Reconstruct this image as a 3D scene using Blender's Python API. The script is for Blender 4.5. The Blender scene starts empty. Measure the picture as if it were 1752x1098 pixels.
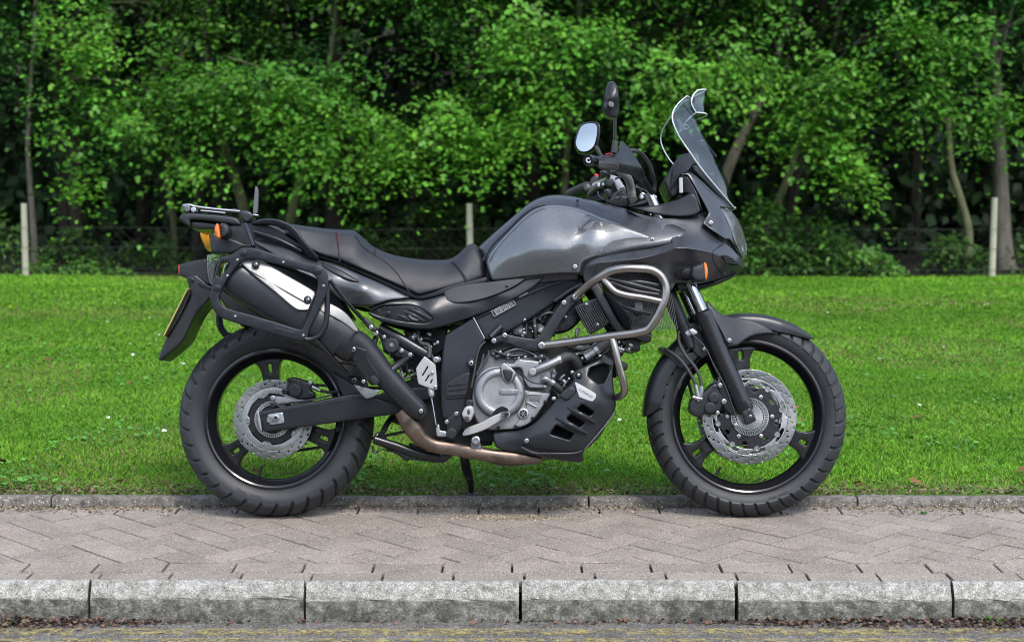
import bpy, bmesh, math, random
import numpy as np
from mathutils import Vector, Matrix
from mathutils.geometry import delaunay_2d_cdt
R = math.radians
rng = np.random.default_rng(7)
random.seed(7)
scene = bpy.context.scene
COL = scene.collection

# ------------------------------------------------------------------ camera
FPX, PITCH, CAM = 2680.0, R(4.67), np.array([0.0, -5.12, 1.067])     # focal length in photo pixels (photo 1752 x 1098)
cd = bpy.data.cameras.new('camera'); cam = bpy.data.objects.new('camera', cd); COL.objects.link(cam)
cam.location = CAM; cam.rotation_euler = (R(90) - PITCH, 0, 0)
cd.sensor_width = 36.0; cd.lens = FPX * 36.0 / 1752.0; cd.clip_start = 0.1; cd.clip_end = 2000
cd.dof.use_dof = True; cd.dof.focus_distance = 5.1; cd.dof.aperture_fstop = 4.2
scene.camera = cam

# ------------------------------------------------------------------ sky, sun, exposure
SUN_EL, SUN_AZ = R(52), R(22)       # azimuth: 0 = straight behind the camera, negative = to the left
sd = Vector((math.sin(SUN_AZ) * math.cos(SUN_EL), -math.cos(SUN_AZ) * math.cos(SUN_EL), math.sin(SUN_EL)))
w = bpy.data.worlds.new('World'); scene.world = w; w.use_nodes = True
nt = w.node_tree; bg = nt.nodes['Background']
sky = nt.nodes.new('ShaderNodeTexSky'); sky.sky_type = 'NISHITA'; sky.sun_disc = False
sky.sun_elevation = SUN_EL; sky.sun_rotation = math.atan2(sd.x, sd.y)
sky.air_density = 1.0; sky.dust_density = 1.5; sky.ozone_density = 1.0
hs_ = nt.nodes.new('ShaderNodeHueSaturation'); hs_.inputs['Saturation'].default_value = .72      # thin cloud: a paler sky
nt.links.new(sky.outputs[0], hs_.inputs['Color']); nt.links.new(hs_.outputs[0], bg.inputs[0]); bg.inputs[1].default_value = 0.15
sl = bpy.data.lights.new('sun', 'SUN'); so = bpy.data.objects.new('sun', sl); COL.objects.link(so)
sl.energy = 1.05; sl.angle = R(14); sl.color = (1.0, 0.955, 0.89)
so.rotation_euler = (-sd).to_track_quat('-Z', 'Y').to_euler()
vs = scene.view_settings; vs.view_transform = 'Standard'; vs.look = 'None'; vs.gamma = 1.0; vs.use_curve_mapping = False
vs.exposure = 1.4
scene.render.engine = 'CYCLES'
cy = scene.cycles; cy.use_denoising = True; cy.max_bounces = 8; cy.transparent_max_bounces = 12
cy.caustics_reflective = False; cy.caustics_refractive = False; cy.sample_clamp_indirect = 6.0; cy.pixel_filter_type = 'BLACKMAN_HARRIS'; cy.filter_width = 1.05
try: cy.denoiser = 'OPENIMAGEDENOISE'
except Exception: pass

# ------------------------------------------------------------------ materials
M = {}
def mat(name, col, rough=0.5, metal=0.0, bump=0.0, bscale=60, var=0.0, vscale=8, coat=0.0, spec=0.5, rvar=0.0, aniso=0.0, trans=0.0, ior=1.45, emit=None, stretch=None, coatr=0.05):
    m = bpy.data.materials.new(name); m.use_nodes = True; n = m.node_tree.nodes; l = m.node_tree.links
    b = n['Principled BSDF']; b.inputs['Base Color'].default_value = (*col, 1); b.inputs['Roughness'].default_value = rough
    b.inputs['Metallic'].default_value = metal; b.inputs['Specular IOR Level'].default_value = spec
    b.inputs['Coat Weight'].default_value = coat; b.inputs['Coat Roughness'].default_value = coatr
    b.inputs['Transmission Weight'].default_value = trans; b.inputs['IOR'].default_value = ior; b.inputs['Anisotropic'].default_value = aniso
    tc = n.new('ShaderNodeTexCoord'); src = tc.outputs['Object']
    if stretch:
        mp = n.new('ShaderNodeMapping'); mp.inputs['Scale'].default_value = stretch; l.new(src, mp.inputs[0]); src = mp.outputs[0]
    if var or rvar:
        t = n.new('ShaderNodeTexNoise'); t.inputs['Scale'].default_value = vscale; t.inputs['Detail'].default_value = 6; t.inputs['Roughness'].default_value = 0.65; l.new(src, t.inputs[0])
        if var:
            r = n.new('ShaderNodeMapRange'); r.inputs[1].default_value = .3; r.inputs[2].default_value = .7; r.inputs[3].default_value = 1 - var; r.inputs[4].default_value = 1 + var
            l.new(t.outputs[0], r.inputs[0])
            mx = n.new('ShaderNodeVectorMath'); mx.operation = 'SCALE'; mx.inputs[0].default_value = col; l.new(r.outputs[0], mx.inputs['Scale']); l.new(mx.outputs[0], b.inputs['Base Color'])
        if rvar:
            r2 = n.new('ShaderNodeMapRange'); r2.inputs[1].default_value = .3; r2.inputs[2].default_value = .7; r2.inputs[3].default_value = max(.02, rough - rvar); r2.inputs[4].default_value = min(1, rough + rvar)
            l.new(t.outputs[0], r2.inputs[0]); l.new(r2.outputs[0], b.inputs['Roughness'])
    if bump:
        t2 = n.new('ShaderNodeTexNoise'); t2.inputs['Scale'].default_value = bscale; t2.inputs['Detail'].default_value = 4; l.new(src, t2.inputs[0])
        bp = n.new('ShaderNodeBump'); bp.inputs['Strength'].default_value = bump; bp.inputs['Distance'].default_value = .002; l.new(t2.outputs[0], bp.inputs['Height']); l.new(bp.outputs[0], b.inputs['Normal'])
    if emit: b.inputs['Emission Color'].default_value = (*emit[:3], 1); b.inputs['Emission Strength'].default_value = emit[3]
    M[name] = m; return m

# ------------------------------------------------------------------ mesh helpers
def link(o, parent=None):
    COL.objects.link(o)
    if parent is not None: o.parent = parent
    return o
def tag(o, label=None, cat=None, group=None, kind=None):
    for k, v in (('label', label), ('category', cat), ('group', group), ('kind', kind)):
        if v: o[k] = v
    return o
def mesh_np(name, V, Fc, material, parent=None, smooth=True, angle=38, recalc=False):
    me = bpy.data.meshes.new(name)
    me.from_pydata(V if isinstance(V, list) else V.tolist(), [], Fc if isinstance(Fc, list) else Fc.tolist()); me.update()
    if recalc:
        bm = bmesh.new(); bm.from_mesh(me); bmesh.ops.remove_doubles(bm, verts=bm.verts, dist=1e-6); bmesh.ops.recalc_face_normals(bm, faces=bm.faces); bm.to_mesh(me); bm.free()
    if smooth:
        me.shade_smooth()
        if angle: me.set_sharp_from_angle(angle=R(angle))
    if material is not None: me.materials.append(M[material] if isinstance(material, str) else material)
    o = bpy.data.objects.new(name, me); return link(o, parent)
def tri_mesh(name, V, T, material, parent=None, col=None):
    """big triangle soup straight from numpy"""
    me = bpy.data.meshes.new(name); nv, nf = len(V), len(T)
    me.vertices.add(nv); me.vertices.foreach_set('co', np.ascontiguousarray(V, dtype=np.float32).ravel())
    me.loops.add(nf * 3); me.loops.foreach_set('vertex_index', np.ascontiguousarray(T, dtype=np.int32).ravel())
    me.polygons.add(nf); me.polygons.foreach_set('loop_start', np.arange(0, nf * 3, 3, dtype=np.int32))
    me.update(calc_edges=True)
    if col is not None:
        a = me.color_attributes.new('Col', 'FLOAT_COLOR', 'POINT'); c4 = np.ones((nv, 4), dtype=np.float32); c4[:, :3] = col; a.data.foreach_set('color', c4.ravel())
    me.materials.append(M[material] if isinstance(material, str) else material)
    o = bpy.data.objects.new(name, me); return link(o, parent)
def catmull(P, n=8, closed=False):
    P = np.asarray(P, float); N = len(P)
    if N < 3 and not closed: return np.array([P[0] + (P[-1] - P[0]) * t for t in np.linspace(0, 1, n + 1)])
    out = []; segs = N if closed else N - 1
    for i in range(segs):
        if closed: p0, p1, p2, p3 = P[i - 1], P[i], P[(i + 1) % N], P[(i + 2) % N]
        else: p0 = P[i - 1] if i else 2 * P[0] - P[1]; p1 = P[i]; p2 = P[i + 1]; p3 = P[i + 2] if i + 2 < N else 2 * P[-1] - P[-2]
        d = lambda a, b: max(np.linalg.norm(b - a), 1e-9) ** .5
        t0 = 0; t1 = t0 + d(p0, p1); t2 = t1 + d(p1, p2); t3 = t2 + d(p2, p3)
        for t in np.linspace(t1, t2, n, endpoint=False):
            a1 = (t1 - t) / (t1 - t0) * p0 + (t - t0) / (t1 - t0) * p1; a2 = (t2 - t) / (t2 - t1) * p1 + (t - t1) / (t2 - t1) * p2; a3 = (t3 - t) / (t3 - t2) * p2 + (t - t2) / (t3 - t2) * p3
            b1 = (t2 - t) / (t2 - t0) * a1 + (t - t0) / (t2 - t0) * a2; b2 = (t3 - t) / (t3 - t1) * a2 + (t - t1) / (t3 - t1) * a3
            out.append((t2 - t) / (t2 - t1) * b1 + (t - t1) / (t2 - t1) * b2)
    if not closed: out.append(P[-1])
    return np.array(out)
def tube_geo(P, rad, n=10, caps=True, flat=1.0):
    P = np.asarray(P, float); N = len(P); rad = np.broadcast_to(np.interp(np.linspace(0, 1, N), np.linspace(0, 1, len(np.atleast_1d(rad))), np.atleast_1d(rad)), (N,))
    T = np.gradient(P, axis=0); T /= np.linalg.norm(T, axis=1)[:, None] + 1e-12
    up = np.array([0, 1., 0]) if abs(T[0][1]) < .9 else np.array([1., 0, 0])
    u = np.cross(T[0], up); u /= np.linalg.norm(u); V = []; F = []
    for i in range(N):
        u = u - T[i] * np.dot(u, T[i]); u /= np.linalg.norm(u) + 1e-12; v = np.cross(T[i], u)
        for k in range(n):
            a = 2 * math.pi * k / n; V.append(P[i] + rad[i] * (math.cos(a) * u + flat * math.sin(a) * v))
    for i in range(N - 1):
        for k in range(n): a = i * n + k; b = i * n + (k + 1) % n; F.append((a, b, b + n, a + n))
    if caps: F.append(tuple(range(n))[::-1]); F.append(tuple(range((N - 1) * n, N * n)))
    return np.array(V), F
def box_geo(x0, x1, y0, y1, z0, z1, b=0.0):
    """box with chamfered top edges"""
    V = [(x0, y0, z0), (x1, y0, z0), (x1, y1, z0), (x0, y1, z0), (x0, y0, z1 - b), (x1, y0, z1 - b), (x1, y1, z1 - b), (x0, y1, z1 - b)]
    F = [(3, 2, 1, 0), (0, 1, 5, 4), (1, 2, 6, 5), (2, 3, 7, 6), (3, 0, 4, 7)]
    if b: V += [(x0 + b, y0 + b, z1), (x1 - b, y0 + b, z1), (x1 - b, y1 - b, z1), (x0 + b, y1 - b, z1)]; F += [(4, 5, 9, 8), (5, 6, 10, 9), (6, 7, 11, 10), (7, 4, 8, 11), (8, 9, 10, 11)]
    else: F.append((4, 5, 6, 7))
    return np.array(V, float), F
def merge(parts):
    V = []; F = []; o = 0
    for v, f in parts:
        V.append(np.asarray(v, float)); F += [tuple(i + o for i in q) for q in f]; o += len(v)
    return np.vstack(V), F
def pix_ray(px, py):
    d = np.zeros(np.shape(px) + (3,)); a = (np.asarray(px, float) - 876) / FPX; b = -(np.asarray(py, float) - 549) / FPX
    d[..., 0] = a; d[..., 1] = math.cos(PITCH) + b * math.sin(PITCH); d[..., 2] = -math.sin(PITCH) + b * math.cos(PITCH); return d
def at_depth(px, py, Y):
    d = pix_ray(px, py); return CAM + d * ((Y - CAM[1]) / d[..., 1])[..., None]
def nd(m): return m.node_tree.nodes, m.node_tree.links
# ================================================================== ENVIRONMENT

def ground_mat(name, cols, scales, rough=.9, bump=.6, bdist=.004, bscale=180, obj_random=0.0, speck=None):
    m = bpy.data.materials.new(name); m.use_nodes = True; n, l = nd(m); b = n['Principled BSDF']; b.inputs['Roughness'].default_value = rough; b.inputs['Specular IOR Level'].default_value = .25
    g = n.new('ShaderNodeNewGeometry'); src = g.outputs['Position']
    t1 = n.new('ShaderNodeTexNoise'); t1.inputs['Scale'].default_value = scales[0]; t1.inputs['Detail'].default_value = 8; t1.inputs['Roughness'].default_value = .7; l.new(src, t1.inputs[0])
    r1 = n.new('ShaderNodeValToRGB'); r1.color_ramp.elements[0].position = .32; r1.color_ramp.elements[1].position = .68
    r1.color_ramp.elements[0].color = (*cols[0], 1); r1.color_ramp.elements[1].color = (*cols[1], 1)
    if len(cols) > 2: e = r1.color_ramp.elements.new(.5); e.color = (*cols[2], 1)
    l.new(t1.outputs[0], r1.inputs[0]); out = r1.outputs[0]
    t2 = n.new('ShaderNodeTexNoise'); t2.inputs['Scale'].default_value = scales[1]; t2.inputs['Detail'].default_value = 3; l.new(src, t2.inputs[0])
    mr = n.new('ShaderNodeMapRange'); mr.inputs[1].default_value = .33; mr.inputs[2].default_value = .67; mr.inputs[3].default_value = .55; mr.inputs[4].default_value = 1.45; l.new(t2.outputs[0], mr.inputs[0])
    mul = n.new('ShaderNodeVectorMath'); mul.operation = 'SCALE'; l.new(out, mul.inputs[0]); l.new(mr.outputs[0], mul.inputs['Scale']); out = mul.outputs[0]
    if speck:                                   # (scale, threshold, colour) light stone chips
        v = n.new('ShaderNodeTexVoronoi'); v.inputs['Scale'].default_value = speck[0]; l.new(src, v.inputs[0])
        s2 = n.new('ShaderNodeSeparateColor'); l.new(v.outputs['Color'], s2.inputs[0])
        gt = n.new('ShaderNodeMath'); gt.operation = 'GREATER_THAN'; gt.inputs[1].default_value = speck[1]; l.new(s2.outputs[0], gt.inputs[0])
        lt = n.new('ShaderNodeMath'); lt.operation = 'LESS_THAN'; lt.inputs[1].default_value = .32; l.new(v.outputs['Distance'], lt.inputs[0])
        mm = n.new('ShaderNodeMath'); mm.operation = 'MULTIPLY'; l.new(gt.outputs[0], mm.inputs[0]); l.new(lt.outputs[0], mm.inputs[1])
        mx = n.new('ShaderNodeMix'); mx.data_type = 'RGBA'; l.new(mm.outputs[0], mx.inputs[0]); l.new(out, mx.inputs[6]); mx.inputs[7].default_value = (*speck[2], 1); out = mx.outputs[2]
    if obj_random:
        oi = n.new('ShaderNodeObjectInfo'); m2 = n.new('ShaderNodeMapRange'); m2.inputs[3].default_value = 1 - obj_random; m2.inputs[4].default_value = 1 + obj_random; l.new(oi.outputs['Random'], m2.inputs[0])
        mu = n.new('ShaderNodeVectorMath'); mu.operation = 'SCALE'; l.new(out, mu.inputs[0]); l.new(m2.outputs[0], mu.inputs['Scale']); out = mu.outputs[0]
    l.new(out, b.inputs['Base Color'])
    t3 = n.new('ShaderNodeTexNoise'); t3.inputs['Scale'].default_value = bscale; t3.inputs['Detail'].default_value = 5; l.new(src, t3.inputs[0])
    bp = n.new('ShaderNodeBump'); bp.inputs['Strength'].default_value = bump; bp.inputs['Distance'].default_value = bdist; l.new(t3.outputs[0], bp.inputs['Height']); l.new(bp.outputs[0], b.inputs['Normal'])
    M[name] = m; return m
ground_mat('soil', [(.035, .028, .02), (.085, .07, .05), (.05, .045, .03)], (3, 60))
ground_mat('turf', [(.046, .128, .006), (.088, .195, .013), (.066, .162, .010)], (1.2, 70))
ground_mat('woodfloor', [(.012, .014, .008), (.03, .03, .018)], (2, 30))
ground_mat('asphalt', [(.085, .078, .070), (.175, .163, .150), (.12, .112, .102)], (12, 150), bump=1, bdist=.006, bscale=120, speck=(160, .86, (.42, .41, .40)))
ground_mat('paving', [(.195, .168, .140), (.292, .255, .216), (.246, .212, .179)], (5, 230), bump=.8, bdist=.003, bscale=260, obj_random=.10, speck=(200, .84, (.50, .48, .46)))
ground_mat('joint_sand', [(.014, .013, .010), (.045, .040, .032)], (14, 120))
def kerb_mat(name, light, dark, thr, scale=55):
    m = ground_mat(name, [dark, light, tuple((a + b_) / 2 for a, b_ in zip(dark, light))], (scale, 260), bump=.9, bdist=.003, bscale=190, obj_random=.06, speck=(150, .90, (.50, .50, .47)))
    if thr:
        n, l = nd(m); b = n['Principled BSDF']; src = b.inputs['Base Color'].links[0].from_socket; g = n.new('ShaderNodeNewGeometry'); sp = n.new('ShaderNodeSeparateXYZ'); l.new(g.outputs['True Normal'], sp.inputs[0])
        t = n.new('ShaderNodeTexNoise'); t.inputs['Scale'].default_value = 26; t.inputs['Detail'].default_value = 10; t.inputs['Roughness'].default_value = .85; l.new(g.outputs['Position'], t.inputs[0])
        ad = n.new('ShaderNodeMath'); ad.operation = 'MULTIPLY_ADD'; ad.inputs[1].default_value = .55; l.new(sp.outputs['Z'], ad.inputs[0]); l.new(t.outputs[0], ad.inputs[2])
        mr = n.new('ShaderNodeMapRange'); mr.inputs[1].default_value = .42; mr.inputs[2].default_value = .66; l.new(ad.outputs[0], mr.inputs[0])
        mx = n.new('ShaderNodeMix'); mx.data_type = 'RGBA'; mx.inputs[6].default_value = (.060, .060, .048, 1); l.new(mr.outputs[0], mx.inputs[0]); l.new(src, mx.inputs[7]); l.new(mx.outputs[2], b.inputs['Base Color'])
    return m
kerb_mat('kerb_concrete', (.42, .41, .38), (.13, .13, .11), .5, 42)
kerb_mat('edging_concrete', (.23, .215, .195), (.06, .055, .045), 0, 38)

# --- big ground sheet reaching the horizon
def sheet(name, x0, x1, y0, y1, z, m, nx=1, ny=1, zf=None):
    xs = np.linspace(x0, x1, nx + 1); ys = np.linspace(y0, y1, ny + 1); V = [(x, y, (zf(x, y) if zf else z)) for y in ys for x in xs]
    F = [(j * (nx + 1) + i, j * (nx + 1) + i + 1, (j + 1) * (nx + 1) + i + 1, (j + 1) * (nx + 1) + i) for j in range(ny) for i in range(nx)]
    o = mesh_np(name, V, F, m); tag(o, kind='structure'); return o
sheet('ground', -900, 900, -900, 900, -.16, 'soil')
KB, KF = -0.770, -0.8165            # back and front of the kerb
SL = 0.036                         # cross fall of the pavement
ROADZ = -0.129
sheet('road', -60, 60, -30, KF + .03, ROADZ, 'asphalt', 4, 2)
road = bpy.data.objects['road']
# worn double yellow lines
ym = ground_mat('yellow_paint', [(.28, .24, .08), (.42, .36, .16), (.36, .30, .11)], (30, 160), bump=.6, bscale=150)
n, l = nd(ym); g = n.new('ShaderNodeNewGeometry'); t = n.new('ShaderNodeTexNoise'); t.inputs['Scale'].default_value = 28; t.inputs['Detail'].default_value = 9; t.inputs['Roughness'].default_value = .8; l.new(g.outputs['Position'], t.inputs[0])
rm = n.new('ShaderNodeMapRange'); rm.inputs[1].default_value = .37; rm.inputs[2].default_value = .54; l.new(t.outputs[0], rm.inputs[0])
tb = n.new('ShaderNodeBsdfTransparent'); mx = n.new('ShaderNodeMixShader'); l.new(rm.outputs[0], mx.inputs[0]); l.new(n['Principled BSDF'].outputs[0], mx.inputs[1]); l.new(tb.outputs[0], mx.inputs[2]); l.new(mx.outputs[0], n['Material Output'].inputs[0])
for ya, yb in ((-.948, -.897), (-1.07, -.990)):
    V, F = box_geo(-20, 20, ya, yb, ROADZ - .01, ROADZ + .004); mesh_np('yellow_line', V, F, 'yellow_paint', road, smooth=False)

# --- kerb of separate stones (half-battered top edge), joints open
kerb = bpy.data.objects.new('kerb', None); link(kerb); tag(kerb, kind='structure')
KL = 0.6045
def kerb_stone(name, L, prof, m, parent, nx=14):
    # prof: (y,z) outline, extruded along x with slightly uneven edges
    V = []; F = []; n_ = len(prof); xs = np.concatenate([[0, .004], np.linspace(.03, L - .03, nx), [L - .004, L]])
    for k, x in enumerate(xs):
        s = .004 if k in (0, len(xs) - 1) else 0
        for (y, z) in prof:
            j = rng.normal(0, .0009, 2) if 0 < k < len(xs) - 1 else (0, 0)
            V.append((x, y + j[0], z + j[1]))
    for k in range(len(xs) - 1):
        for i in range(n_): a = k * n_ + i; b_ = k * n_ + (i + 1) % n_; F.append((a, b_, b_ + n_, a + n_))
    F.append(tuple(range(n_))[::-1]); F.append(tuple(range((len(xs) - 1) * n_, len(xs) * n_)))
    return mesh_np(name, V, F, m, parent, angle=50, recalc=True)
kz = SL * KB + .008
prof = [(0, -.2), (0, kz - .003), (-.004, kz), (-.016, kz), (-.0225, kz - .002), (-.027, kz - .006), (-.0425, kz - .038), (-.0455, kz - .043), (-.0465, kz - .048), (-.0470, kz - .075), (-.0470, -.2)]
x0 = at_depth(np.array(891.), np.array(1030.), KF)[0]
for k in range(-7, 7):
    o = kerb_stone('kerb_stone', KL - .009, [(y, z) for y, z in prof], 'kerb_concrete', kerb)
    o.location = (x0 + k * KL + .0045 + random.uniform(-.0015, .0015), KB + random.uniform(-.004, .004), random.uniform(-.004, .004))
    o.rotation_euler.z = random.uniform(-.006, .006)
# --- far edging
edge = bpy.data.objects.new('edging', None); link(edge); tag(edge, kind='structure')
EY0, EY1 = .135, .190; ez = SL * EY0 + .034
prof = [(.055, -.15), (.055, ez - .006), (.050, ez - .001), (.012, ez), (.004, ez - .004), (0, ez - .012), (0, -.15)]
for k in range(-7, 7):
    o = kerb_stone('edging_stone', .908, prof, 'edging_concrete', edge)
    o.location = (-.65 + k * .914, EY0 + random.uniform(-.002, .004), random.uniform(-.004, .003)); o.rotation_euler.z = random.uniform(-.004, .004)

# --- block paving: courses and 45 degree herringbone, every block an object
pz = lambda y: SL * y
pave = sheet('pavement', -12, 12, KB - .002, EY0 + .002, 0, 'joint_sand', 1, 1, zf=lambda x, y: pz(y) - .013)
GAP = .0070
def clip(poly, axis, lim, sign):
    out = []
    for i in range(len(poly)):
        a, b_ = poly[i], poly[(i + 1) % len(poly)]; ia, ib = sign * (a[axis] - lim) >= 0, sign * (b_[axis] - lim) >= 0
        if ia: out.append(a)
        if ia != ib: t = (lim - a[axis]) / (b_[axis] - a[axis]); out.append((a[0] + t * (b_[0] - a[0]), a[1] + t * (b_[1] - a[1])))
    return out
def block_geo(poly):
    c = np.mean(poly, axis=0); P = np.array(poly) - c
    def inset(d):
        out = []; N = len(P)
        for i in range(N):
            e1 = P[i] - P[i - 1]; e2 = P[(i + 1) % N] - P[i]; e1 = e1 / (np.linalg.norm(e1) + 1e-9); e2 = e2 / (np.linalg.norm(e2) + 1e-9)
            n1 = np.array([-e1[1], e1[0]]); n2 = np.array([-e2[1], e2[0]]); b_ = n1 + n2; out.append(P[i] + b_ * d / max(.35, np.dot(b_, n1)))
        return np.array(out)
    A = inset(GAP / 2); B = inset(GAP / 2 + .0012); N = len(P)
    V = [(x, y, pz(y) - .03) for x, y in A] + [(x, y, pz(y) - .0018) for x, y in A] + [(x, y, pz(y)) for x, y in B]; F = []
    for r_ in (0, 1):
        for i in range(N): a = r_ * N + i; b_ = r_ * N + (i + 1) % N; F.append((a, b_, b_ + N, a + N))
    F.append(tuple(range(2 * N, 3 * N))); return c, V, F
cells = []
LB, WB = .200, .100
HB0, HB1 = KB + .2, EY0 - .1
for row, y0_ in enumerate((KB, KB + WB)):
    off = (0.035, .0)[row]
    for k in range(-60, 60): x_ = k * (LB + .0025) + off; cells.append([(x_, y0_), (x_ + LB + .0025, y0_), (x_ + LB + .0025, y0_ + WB), (x_, y0_ + WB)])
for k in range(-60, 60): x_ = k * (LB + .0025) + .09; cells.append([(x_, HB1), (x_ + LB + .0025, HB1), (x_ + LB + .0025, EY0), (x_, EY0)])
ca = math.cos(R(45)); WW = .1015
for i in range(-170, 171):
    for j in range(-170, 171):
        md = (i - j) % 4
        if md == 0: q = [(i, j), (i + 2, j), (i + 2, j + 1), (i, j + 1)]
        elif md == 3: q = [(i, j), (i + 1, j), (i + 1, j + 2), (i, j + 2)]
        else: continue
        q = [((x - y) * ca * WW, (x + y) * ca * WW) for x, y in q]
        if max(p[1] for p in q) < HB0 or min(p[1] for p in q) > HB1 or abs(q[0][0]) > 11.5: continue
        q = clip(clip(q, 1, HB0, 1), 1, HB1, -1)
        if len(q) < 3: continue
        ar = .5 * abs(sum(q[a][0] * q[(a + 1) % len(q)][1] - q[(a + 1) % len(q)][0] * q[a][1] for a in range(len(q))))
        if ar > .0006: cells.append(q)
cells.sort(key=lambda q: abs(np.mean([p[0] for p in q])))
cache = {}; rest = []
for k, q in enumerate(cells):
    c, V, F = block_geo(q); tilt = rng.normal(0, .004, 2); dz = rng.normal(0, .0008)
    if k < 296:
        key = tuple(np.round(np.array(V)[:, :2], 4).ravel())
        if key not in cache:
            me = bpy.data.meshes.new('paving_block'); me.from_pydata(V, [], F); me.update(); me.materials.append(M['paving']); cache[key] = me
        o = bpy.data.objects.new('paving_block', cache[key]); link(o, pave); o.location = (c[0], c[1], pz(c[1]) + dz); o.rotation_euler = (tilt[0], tilt[1], 0)
    else:
        rest.append(([(x + c[0], y + c[1], z + pz(c[1])) for x, y, z in V], F))
V, F = merge(rest); o = mesh_np('paving_blocks', V, F, 'paving', pave, smooth=False); tag(o, kind='stuff')

# --- lawn
LZ = .030
def lawn_z(x, y): return LZ + .012 * math.sin(x * .9 + 1) * math.sin(y * .55) * min(1, max(0, y - .4)) 
lawn = sheet('lawn', -40, 40, EY1 - .004, 14.4, LZ, 'turf', 120, 60, zf=lawn_z)
sheet('woodland_floor', -60, 60, 14.4, 70, LZ + .02, 'woodfloor')
def attr_mat(name, rough=.6, transl=.35, spec=.3, sat=1.0):
    m = bpy.data.materials.new(name); m.use_nodes = True; n, l = nd(m); b = n['Principled BSDF']; a = n.new('ShaderNodeVertexColor'); a.layer_name = 'Col'
    l.new(a.outputs[0], b.inputs['Base Color']); b.inputs['Roughness'].default_value = rough; b.inputs['Specular IOR Level'].default_value = spec
    if transl:
        tr = n.new('ShaderNodeBsdfTranslucent'); l.new(a.outputs[0], tr.inputs[0]); mx = n.new('ShaderNodeMixShader'); mx.inputs[0].default_value = transl
        l.new(b.outputs[0], mx.inputs[1]); l.new(tr.outputs[0], mx.inputs[2]); l.new(mx.outputs[0], n['Material Output'].inputs[0])
    M[name] = m; return m
attr_mat('grass_blade', .6, .30, .15); attr_mat('leaf', .48, .14, .25); attr_mat('litter', .8, .1, .2); attr_mat('petal', .6, .2)
def vnoise(x, y, s, seed=0):
    """smooth value noise"""
    r = np.random.default_rng(seed).random((64, 64)); u = np.asarray(x) / s; v = np.asarray(y) / s; i = np.floor(u).astype(int); j = np.floor(v).astype(int); fu = u - i; fv = v - j
    fu = fu * fu * (3 - 2 * fu); fv = fv * fv * (3 - 2 * fv); g_ = lambda a, b_: r[a % 64, b_ % 64]
    return (g_(i, j) * (1 - fu) + g_(i + 1, j) * fu) * (1 - fv) + (g_(i, j + 1) * (1 - fu) + g_(i + 1, j + 1) * fu) * fv
def grass_band(y0, y1, dens, h, wd, side=1.55, seed=1, fine=False):
    r = np.random.default_rng(seed); xm = lambda y: (y + 5.12) * .327 * side + .25
    A = (y1 - y0) * 2 * xm(y1); N = int(A * dens); y = r.uniform(y0, y1, N); x = r.uniform(-xm(y1), xm(y1), N); k = np.abs(x) < xm(y); x, y = x[k], y[k]; N = len(x)
    edge_ = np.clip((y - EY1) / .45, 0, 1); pat = vnoise(x, y, .55, 3) * .6 + vnoise(x, y, .17, 4) * .4; big = vnoise(x, y, 2.6, 9)
    bare = (edge_ < .55) & (pat > .35 + .6 * edge_) & (r.random(N) < .62); keep = ~bare; x, y, edge_, pat, big = x[keep], y[keep], edge_[keep], pat[keep], big[keep]; N = len(x)
    hh = h * r.uniform(.45, 1.25, N) * (.65 + .6 * pat) * (.5 + .5 * edge_); a = r.uniform(0, 2 * np.pi, N); lean = r.uniform(.4, 1.9, N) * hh; b_ = r.uniform(0, 2 * np.pi, N)
    z = LZ + .012 * np.sin(x * .9 + 1) * np.sin(y * .55) * np.clip(y - .4, 0, 1) 
    ww = wd * r.uniform(.6, 1.3, N); dx, dy = np.cos(a) * ww, np.sin(a) * ww * .6; lx, ly = np.cos(b_) * lean, np.sin(b_) * lean
    nv = 5 if fine else 3; V = np.zeros((N, 5, 3)); V[:, 0] = np.c_[x - dx, y - dy, z - .002]; V[:, 1] = np.c_[x + dx, y + dy, z - .002]
    V[:, 2] = np.c_[x - dx * .8 + lx * .35, y - dy * .8 + ly * .35, z + hh * .62]; V[:, 3] = np.c_[x + dx * .8 + lx * .35, y + dy * .8 + ly * .35, z + hh * .62]; V[:, 4] = np.c_[x + lx, y + ly, z + hh]
    if not fine: V = V[:, [0, 1, 4]]
    T = np.array([[0, 1, 3], [0, 3, 2], [2, 3, 4]]) if fine else np.array([[0, 1, 2]]); T = (T[None] + np.arange(N)[:, None, None] * nv).reshape(-1, 3)
    c = np.zeros((N, 3)); g1, g2, g3 = np.array([.085, .235, .011]), np.array([.180, .365, .032]), np.array([.048, .138, .010]); u = r.random(N)[:, None]; p_ = np.clip(pat * 1.5 - .25, 0, 1)[:, None]
    c = g1 * (1 - p_) + g2 * p_; c = np.where(u < .22, g3, c); c *= (.72 + .56 * r.random(N))[:, None] * (.84 + .46 * big)[:, None] * (1 + .012 * y)[:, None]
    dry = (r.random(N) < np.clip(.80 - edge_ * .85, .045, 1) * (.4 + pat)) | ((vnoise(x, y, 1.4, 21) > .66) & (r.random(N) < .22)); c[dry] = np.array([.24, .20, .085]) * (.6 + .7 * r.random(dry.sum()))[:, None]
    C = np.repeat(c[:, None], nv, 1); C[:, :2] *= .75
    return V.reshape(-1, 3), T, C.reshape(-1, 3)
gb = [grass_band(EY1 + .002, 1.6, 13500, .017, .0023, seed=1, side=1.3, fine=True), grass_band(1.6, 4.2, 8000, .018, .0040, seed=2), grass_band(4.2, 8.5, 3200, .021, .0075, seed=3), grass_band(8.5, 14.45, 1350, .025, .012, seed=5)]
off = 0; VV, TT, CC = [], [], []
for V, T, C in gb: VV.append(V); TT.append(T + off); CC.append(C); off += len(V)
o = tri_mesh('grass', np.vstack(VV), np.vstack(TT), 'grass_blade', None, np.vstack(CC)); tag(o, 'short mown green grass of the park lawn behind the motorcycle', 'grass', kind='stuff')

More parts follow.
